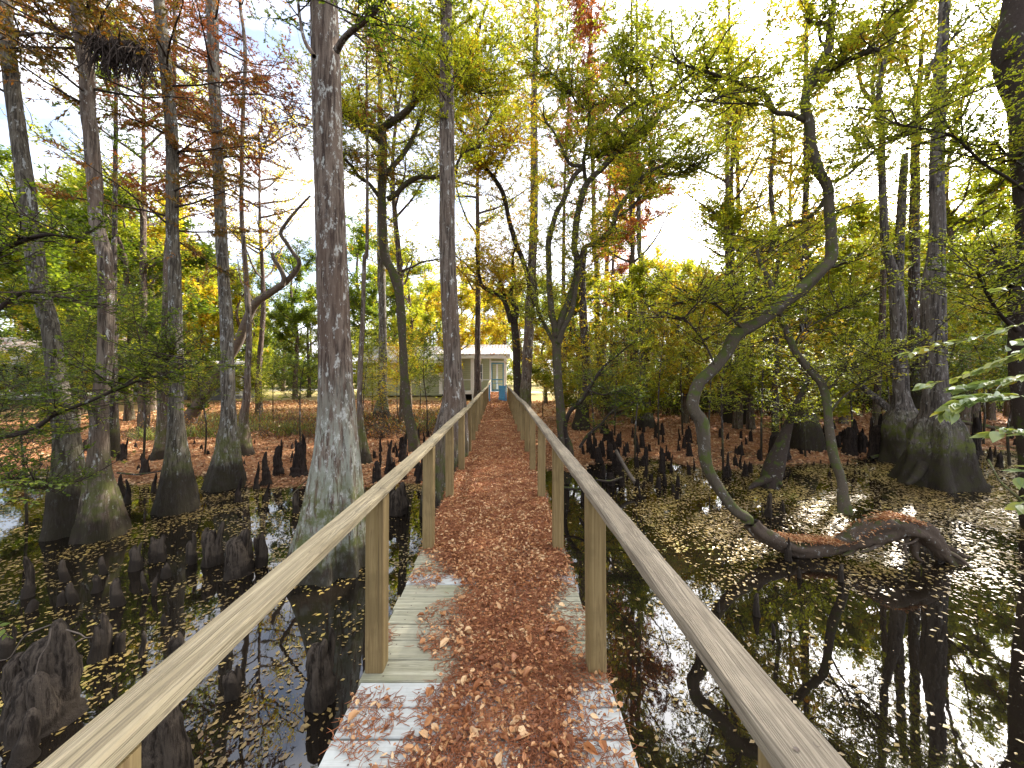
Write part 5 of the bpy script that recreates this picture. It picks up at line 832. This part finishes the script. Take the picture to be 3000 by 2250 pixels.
# overhanging branch from the left: stem stands outside the picture
tree('overhanging_sapling', 'long low branch of dark green leaves reaching in from the left edge across the trunks', 'tree',
     [([(-260, 1700, 60), (-250, 1500, 46), (-230, 1320, 40), (-200, 1100, 34), (-170, 800, 26), (-150, 500, 16)], 4.6), ([(-215, 1330, 22), (-60, 1290, 18), (80, 1265, 15), (160, 1215, 13), (250, 1180, 11), (345, 1140, 10), (420, 1110, 8), (500, 1095, 7), (560, 1055, 5)], 4.6, 5.0),
      ([(-200, 1100, 18), (-60, 960, 15), (60, 860, 12), (180, 870, 10), (280, 900, 7)], 4.6, 4.9), ([(-190, 900, 18), (-40, 760, 15), (120, 690, 12), (240, 700, 8)], 4.6, 4.4), ([(-230, 1400, 16), (-60, 1420, 12), (60, 1400, 9), (160, 1440, 6)], 4.4, 4.6), ([(345, 1140, 5), (420, 1090, 5), (480, 1060, 4), (545, 1005, 3)], 4.95, 5.2)],
     M['mossd'], M['leafG'], sides=10, seed=50, spr=[None, S(40, .7, 280, .26, 5600, .046, up=.0), S(18, .6, 110, .26, 1700, .046), S(30, .7, 200, .28, 3200, .046), S(26, .6, 160, .25, 2800, .042), S(22, .6, 150, .25, 2400, .042)])
# hanging dead moss clump
mc = empty('moss_clump', W(350, 170, 5.4), 'dark drooping clump of dead moss hanging from a branch of the spotted cypress', 'moss'); mb = MB(); r = np.random.default_rng(60); n = 260
St = np.stack([W(u_, 120+.12*(u_-270), 5.4) for u_ in r.uniform(275, 425, n)])+r.normal(0, .05, (n, 3)); P = grow(St, np.array([.25, 0, -1.])+r.normal(0, .35, (n, 3)), r.uniform(.15, .62, n), 6, .14, -.15, r); tubes(mb, P, np.linspace(.010, .004, 7)[None]*np.ones((n, 1)), 4)
n = 2500; a = r.integers(0, 260, n); b = r.integers(0, 6, n); leaves(mb, P[a, b], r.normal(0, 1, (n, 3))+[0, 0, -1.2], r.normal(0, 1, (n, 3)), .06, .012); mb.build('strands', M['twig'], mc, np.array(mc.location))

# ---- broad foreground leaves at the right edge: sapling rooted in the water outside the picture
def big_leaves(cb, P, r, n, ln0, ln1, mi=1):
    i = r.uniform(.15, .995, n)*(len(P)-1); ii = i.astype(int); T = norm(P[np.minimum(ii+1, len(P)-1)]-P[np.maximum(ii-1, 0)]); C = P[ii]+r.normal(0, .004, (n, 3)); S_ = norm(np.cross(T, [0, 0, 1.])); D = norm(T*.7+S_*r.choice([-1, 1], n)[:, None]*.8+np.array([0, 0, -.12])+r.normal(0, .15, (n, 3)))
    N = norm(np.array([0, -.25, 1.])+r.normal(0, .38, (n, 3))); S2 = norm(np.cross(D, N)); N = np.cross(S2, D); ln = r.uniform(ln0, ln1, n); t = np.array([0, .15, .35, .6, .82, 1.0]); wv = np.array([0, .34, .5, .42, .20, 0])*.52; be = r.uniform(-.25, .1, n)
    V = []
    for k in range(6):
        m_ = C+D*(ln*(t[k]+.12))[:, None]+N*(ln*be*t[k]**2)[:, None]
        V += [m_-S2*(ln*wv[k])[:, None]+N*(ln*wv[k]*.35)[:, None], m_, m_+S2*(ln*wv[k])[:, None]+N*(ln*wv[k]*.35)[:, None]]
    V = np.stack(V, 1); b = (np.arange(n)*18)[:, None]; Q = np.concatenate([b+np.array([[3*k, 3*k+1, 3*k+4, 3*k+3]]) for k in range(5)]+[b+np.array([[3*k+1, 3*k+2, 3*k+5, 3*k+4]]) for k in range(5)]); cb.add(V.reshape(-1, 3), Q, mi=mi, smooth=True)
bl = empty('broadleaf_sapling', (3.35, 1.95, -.3), 'sapling twigs with broad pale green leaves hanging in from the right edge', 'sapling'); mb = MB(); cb = MB(); r = np.random.default_rng(71)
Ps, rs = smooth_path(np.array([[3.35, 1.95, -.4], [3.3, 1.97, .8], [3.2, 2.0, 1.8], [3.05, 2.05, 2.8], [2.9, 2.1, 3.6]]), np.array([.03, .026, .022, .015, .006]), .06); trunk_tube(mb, Ps, rs, 8)
for pts, a, b, nl_ in (([(3180, 1150), (2980, 1160), (2870, 1165), (2800, 1185), (2770, 1215)], 2.05, 2.25, 30), ([(3180, 1080), (2960, 1110), (2860, 1130), (2800, 1140)], 2.1, 2.4, 24), ([(3150, 1290), (3000, 1265), (2950, 1260), (2900, 1275)], 1.9, 2.0, 14), ([(3180, 960), (3000, 1030), (2880, 1080), (2780, 1110), (2700, 1130)], 2.3, 2.9, 26), ([(3160, 900), (2960, 960), (2850, 990), (2750, 1010), (2640, 1040)], 2.7, 3.3, 26), ([(3150, 840), (2990, 845), (2900, 850)], 2.3, 2.5, 5), ([(3150, 1360), (3010, 1380), (2975, 1400)], 1.9, 1.95, 5), ([(3150, 1420), (3020, 1470), (2990, 1480)], 1.9, 1.95, 5), ([(3150, 1000), (3000, 1000), (2940, 1020)], 2.3, 2.4, 9)):
    P, rd = px_limb([(u_, v_, 6) for u_, v_ in pts], a, b); P = np.vstack([Ps[int(len(Ps)*np.clip((P[0, 2]+.4)/4, .2, .9))], P]); rd = np.r_[.006, np.linspace(.0045, .0012, len(P)-1)]; P, rd = smooth_path(P, rd, .02); trunk_tube(mb, P, rd, 5); big_leaves(cb, P[len(P)//3:], r, nl_*3, .06, .105 if a < 2.2 else .09)
mb.build('trunk', M['twig'], bl, np.array(bl.location)); cb.build('crown', [M['twig'], M['leafBig']], bl, np.array(bl.location))
b2 = empty('broadleaf_sapling', (-4.3, 2.7, -.3), 'sapling twigs with small pale leaves hanging over the water at the left edge', 'sapling'); mb = MB(); cb = MB()
Ps, rs = smooth_path(np.array([[-4.3, 2.7, -.4], [-4.28, 2.75, .6], [-4.2, 2.8, 1.4], [-4.15, 2.85, 2.4]]), np.array([.025, .02, .015, .006]), .06); trunk_tube(mb, Ps, rs, 8)
for pts, a, b, nl_ in (([(-80, 1440), (40, 1410), (150, 1420), (228, 1420)], 2.9, 3.0, 34), ([(-90, 1430), (0, 1455), (60, 1465), (110, 1480)], 2.8, 2.9, 30), ([(-80, 1400), (60, 1430), (120, 1440), (170, 1425)], 2.9, 3.1, 22), ([(-80, 1330), (40, 1310), (100, 1320)], 2.9, 3.1, 20), ([(-80, 1820), (0, 1835), (30, 1870)], 2.4, 2.4, 8)):
    P, rd = px_limb([(u_, v_, 5) for u_, v_ in pts], a, b); P = np.vstack([Ps[int(len(Ps)*.5)], P]); rd = np.linspace(.004, .001, len(P)); P, rd = smooth_path(P, rd, .02); trunk_tube(mb, P, rd, 5); big_leaves(cb, P[len(P)//4:], r, nl_*2, .025, .05)
mb.build('trunk', M['twig'], b2, np.array(b2.location)); cb.build('crown', [M['twig'], M['leafG']], b2, np.array(b2.location))

# ---- brush and grass on the left bank, far woods
r = np.random.default_rng(80); mb = MB(); n = 9000; x = r.uniform(-14, -3.2, n); y = r.uniform(14.5, 19, n)+.1*x; z = gh(x, y); k = np.sin(x*1.5)+np.sin(y*2+x) > -.3; x, y, z = x[k], y[k], z[k]; n = len(x); P = grow(np.stack([x, y, z], 1), np.array([0, 0, 1.])+r.normal(0, .4, (n, 3)), r.uniform(.15, .5, n), 3, .2, -.1, r); tubes(mb, P, np.linspace(.014, .003, 4)[None]*np.ones((n, 1)), 3)
tag(mb.build('grass', leaf_mat('bank_grass', [(0, (.12, .17, .03)), (.5, (.24, .30, .05)), (1, (.36, .32, .10))])), 'bright green grass tufts on the sunny left bank', 'grass', kind='stuff')
mb = MB(); n = 5200; x = np.r_[r.uniform(-14, -4.4, n//2), r.uniform(-7.5, -1.6, n//2)]; y = r.uniform(13.0, 17.5, n); z = gh(x, y); P = grow(np.stack([x, y, z], 1), np.array([0, 0, .8])+r.normal(0, .6, (n, 3)), r.uniform(.3, 1.0, n), 5, .25, .0, r); tubes(mb, P, np.linspace(.007, .002, 6)[None]*np.ones((n, 1)), 3)
nl = 16000; a = r.integers(0, n, nl); b = r.integers(1, 6, nl); leaves(mb, P[a, b], r.normal(0, 1, (nl, 3)), r.normal(0, 1, (nl, 3))+[0, 0, .5], .06, .035, 1)
tag(mb.build('undergrowth', [M['twig'], M['leafO']]), 'tangled brown brush and brambles on the left bank', 'undergrowth', kind='stuff')
mb = MB(); n = 7000; x = r.uniform(4.5, 46, n); y = r.uniform(18, 27, n)+.12*x; z = gh(x, y); P = grow(np.stack([x, y, z], 1), np.array([0, 0, 1.2])+r.normal(0, .35, (n, 3)), r.uniform(.8, 3.6, n)*(1+.35*np.sin(x*.9+y*.5)), 6, .18, .0, r); tubes(mb, P, np.linspace(.016, .004, 7)[None]*np.ones((n, 1)), 3)
nl = 90000; a = r.integers(0, n, nl); b = r.integers(1, 7, nl); leaves(mb, P[a, b]+r.normal(0, .15, (nl, 3)), rand_h(r, nl)+r.normal(0, .3, (nl, 3)), r.normal(0, .6, (nl, 3))+[0, 0, 1.], r.uniform(.07, .17, nl), r.uniform(.05, .09, nl), 1)
tag(mb.build('thicket_undergrowth', [M['twig'], M['leafG']]), 'green and yellow thicket closing the wood behind the right bank', 'undergrowth', kind='stuff')
mb = MB(); n = 150000; x = r.uniform(-130, 130, n); y0 = 56+8*np.sin(x*.05)-np.abs(x)*.12+r.uniform(0, 9, n); top = 9+4*np.sin(x*.11+1)+3*np.sin(x*.31)+2*np.sin(x*.9); z = .8+top*r.uniform(0, 1, n)**.8; k = (np.sin(x*1.2+z*.8)+np.sin(z*1.9-x*.7)+np.sin(x*.45+y0*.3) > -1.3); x, y0, z = x[k], y0[k], z[k]; n = len(x)
leaves(mb, np.stack([x, y0, z], 1), rand_h(r, n)+r.normal(0, .3, (n, 3)), norm(r.normal(0, .7, (n, 3))+[0, 0, 1.]), r.uniform(.3, .75, n), r.uniform(.2, .4, n), 0)
nt_ = 130; St = np.stack([r.uniform(-110, 110, nt_), r.uniform(48, 60, nt_), np.full(nt_, .5)], 1); P = grow(St, np.array([0, 0, 1.])+r.normal(0, .03, (nt_, 3)), r.uniform(9, 16, nt_), 6, .03, .05, r); tubes(mb, P, np.linspace(.22, .08, 7)[None]*np.ones((nt_, 1)), 6, 1)
tag(mb.build('far_woods', [M['leafG'], M['far']]), 'far green and yellow woodland closing the view behind the lawn', 'woods', kind='stuff')

# ------------------------------------------------------------------ buildings
def prism(mb, x0, x1, prof, mi=0):
    """profile (y, z) list extruded along x"""
    n = len(prof); V = [(x0, y, z) for y, z in prof]+[(x1, y, z) for y, z in prof]; mb.add(V, [(i, (i+1) % n, n+(i+1) % n, n+i) for i in range(n)], [(0, i+1, i) for i in range(1, n-1)]+[(n, n+i, n+i+1) for i in range(1, n-1)], mi=mi)
ct = empty('cottage', (-3.0, 27, .6), 'pale green cottage with tin roof and screened porch at the end of the boardwalk', 'cottage'); co = np.array([-3.0, 27, .6])
def bx(name, m, x0, x1, y0, y1, z0, z1, par=ct, o=co):
    mb = MB(); box(mb, x0, x1, y0, y1, z0, z1); return mb.build(name, m, par, o)
PX0, PX1, PF, PE = -5.25, -.42, 1.25, 3.84
mb = MB(); box(mb, -11.4, PX0-.001, 29.0, 33.0, .85, 3.6); box(mb, PX0, PX1-.02, 29.4, 33.0, .9, 3.85); wall = mb.build('wall', M['sidg'], ct, co)
mb = MB(); prism(mb, -11.7, PX0-.16, [(28.6, 3.52), (31.0, 4.72), (33.4, 3.52), (33.4, 3.60), (31.0, 4.80), (28.6, 3.60)]); prism(mb, PX0-.15, PX1+.25, [(26.7, 3.86), (31.0, 4.86), (33.6, 3.9), (33.6, 3.98), (31.0, 4.94), (26.7, 3.94)]); mb.build('roof', M['tin'], ct, co)
bx('fascia', M['white'], PX0-.1, PX1+.2, 26.74, 26.78, 3.62, 3.84); bx('fascia', M['white'], -11.6, PX0-.2, 28.64, 28.68, 3.36, 3.52)
bx('porch_floor', M['white'], PX0, PX1, 27.0, 29.39, 1.06, 1.25)
for x, x_ in ((PX0, .22), (-2.98, .23), (-1.63, .12), (PX1-.16, .16)): bx('porch_post', M['white'], x, x+x_, 27.03, 27.21, 1.252, 3.62)
bx('porch_beam', M['white'], PX0, PX1+.02, 27.02, 27.22, 3.622, 3.78)
for x0, x1 in ((PX0+.225, -2.985), (-2.745, -1.635)): bx('porch_railing', M['white'], x0, x1, 27.08, 27.15, 2.06, 2.12)
for x in (-4.9, -2.9, -1.1, -3.9): bx('pier', M['white'], x, x+.14, 27.1, 27.24, .2, 1.058)
bx('porch_underside_shade', M['black'], PX0, PX1, 28.2, 28.3, .3, 1.05)  # black sheet added as painted shade beneath the porch floor
def window(x0, x1, y, z0, z1, par=ct, o=co):
    mb = MB(); t = .07
    for a in ((x0-t, x0, z0-t, z1+t), (x1, x1+t, z0-t, z1+t), (x0+.001, x1-.001, z0-t, z0), (x0+.001, x1-.001, z1, z1+t), (x0+.001, x1-.001, (z0+z1)/2-.02, (z0+z1)/2+.02), ((x0+x1)/2-.015, (x0+x1)/2+.015, z0+.001, (z0+z1)/2-.021), ((x0+x1)/2-.015, (x0+x1)/2+.015, (z0+z1)/2+.021, z1-.001)): box(mb, a[0], a[1], y-.05, y-.003, a[2], a[3])
    f = mb.build('window', M['white'], par, o); mb = MB(); box(mb, x0, x1, y-.02, y-.001, z0, z1); p = mb.build('pane', M['dkglass'], f); p.location = (0, 0, 0)
    p.data.transform(__import__('mathutils').Matrix.Translation(-__import__('mathutils').Vector(o))); return f
window(-2.95, -2.35, 29.4, 2.0, 3.25); window(-8.4, -7.6, 29.0, 1.9, 3.1); window(-10.4, -9.8, 29.0, 1.9, 3.1)
door = bx('screen_door', M['bluedoor'], -1.50, -1.41, 27.05, 27.09, 1.26, 3.32); o_ = co
def dpart(name, m, x0, x1, z0, z1, y0=27.052, y1=27.088):
    mb = MB(); box(mb, x0, x1, y0, y1, z0, z1); V = mb.build(name, m, door, o_)
DX0, DX1 = -.955, -.63
for nm, a in (('stile', (-.68, -.59, 1.26, 3.32)), ('rail', (-1.409, -.681, 3.22, 3.32)), ('rail', (-1.409, -.681, 2.06, 2.15)), ('rail', (-1.409, -.681, 1.82, 1.87)), ('rail', (-1.409, -.681, 1.26, 1.40)), ('spindle', (-1.25, -1.23, 1.871, 2.059)), ('spindle', (-1.05, -1.03, 1.871, 2.059)), ('spindle', (-.86, -.84, 1.871, 2.059)), ('spindle', (-1.16, -1.13, 1.41, 1.819)), ('curtain', (-1.15, -1.02, 1.41, 3.21))):
    dpart(nm, M['bluedoor'] if nm != 'curtain' else M['white'], *a, y0=27.052 if nm != 'curtain' else 27.3, y1=27.088 if nm != 'curtain' else 27.32)
bx('porch_wall', M['sidg'], -1.45, -.60, 28.9, 28.95, 1.25, 3.4)
bx('transom', M['white'], -1.508, PX1-.162, 27.04, 27.18, 3.36, 3.42)
# left house
lh = empty('rusty_roofed_house', (-30, 22, .6), 'house with rusty ribbed tin roof and dark white-railed porch at the left edge', 'house'); lo_ = np.array([-30., 22, .6]); g = lambda *a: bx(*a, par=lh, o=lo_)
g('wall', M['sidw'], -40, -27.2, 24.6, 29, .8, 3.4); g('porch_floor', M['white'], -40, -26.9, 22.0, 24.59, 1.1, 1.3); g('porch_interior_shade', M['black'], -40, -27.0, 24.3, 24.4, 1.31, 3.3)  # black sheet before the wall paints the shade inside the porch
mb = MB(); prism(mb, -40.5, -26.4, [(21.5, 3.25), (26.5, 5.0), (31, 3.3), (31, 3.38), (26.5, 5.08), (21.5, 3.33)]); mb.build('roof', M['tinr'], lh, lo_)
for x in (-29.6, -28.4, -27.0, -31, -33): g('porch_post', M['white'], x, x+.12, 22.1, 22.22, 1.302, 3.22)
g('porch_railing', M['white'], -40, -27.02, 22.14, 22.2, 1.86, 1.92); g('fascia', M['white'], -40.4, -26.5, 21.55, 21.6, 3.06, 3.25)
ob = empty('outbuilding', (-27.5, 30, .7), 'small pale blue outbuilding glimpsed between the spotted cypress and the house', 'shed'); oo = np.array([-27.5, 30, .7]); bx('wall', M['sidw'], -36, -31.5, 29, 32, .7, 3.9, ob, oo); mb = MB(); prism(mb, -36.3, -31.2, [(28.8, 3.9), (30.5, 4.6), (32.3, 3.9), (32.3, 3.96), (30.5, 4.67), (28.8, 3.96)]); mb.build('roof', M['tin'], ob, oo)
sh = empty('grey_shed', (-22.5, 27, .8), 'long low grey sided shed with a bright white end door on the sunny lawn', 'shed'); so = np.array([-22.5, 27, .8]); bx('wall', M['sidgrey'], -26.0, -20.4, 27, 30.5, .6, 3.1, sh, so); bx('door', M['white'], -20.39, -19.6, 27.02, 27.3, .95, 2.68, sh, so)
mb = MB(); prism(mb, -26.3, -20.0, [(26.7, 3.1), (30.9, 3.5), (30.9, 3.58), (26.7, 3.18)]); mb.build('roof', M['tin'], sh, so)
# blue mound
mb = MB(); r = np.random.default_rng(91); n, k = 15, 22; bxc = (1675-CU)*40/F; V = []
for i in range(n+1):
    t_ = i/n
    for j in range(k):
        a = 2*np.pi*j/k; rr = (.48*(1-t_)**.8+.02)*(1+.10*np.cos(5*a)+.05*np.sin(9*a+t_*4)); V.append((bxc+rr*np.cos(a), 40+rr*np.sin(a), float(gh(bxc, 40))+.62*t_-.02*(1-t_)+.03*np.sin(3*a)*t_))
Q = [(i*k+j, i*k+(j+1) % k, (i+1)*k+(j+1) % k, (i+1)*k+j) for i in range(n) for j in range(k)]; mb.add(V, Q, smooth=True); tag(mb.build('blue_tarp', M['blue'], None, (bxc, 40, .8)), 'small light blue tarp mound far off on the lawn right of the boardwalk', 'tarp')
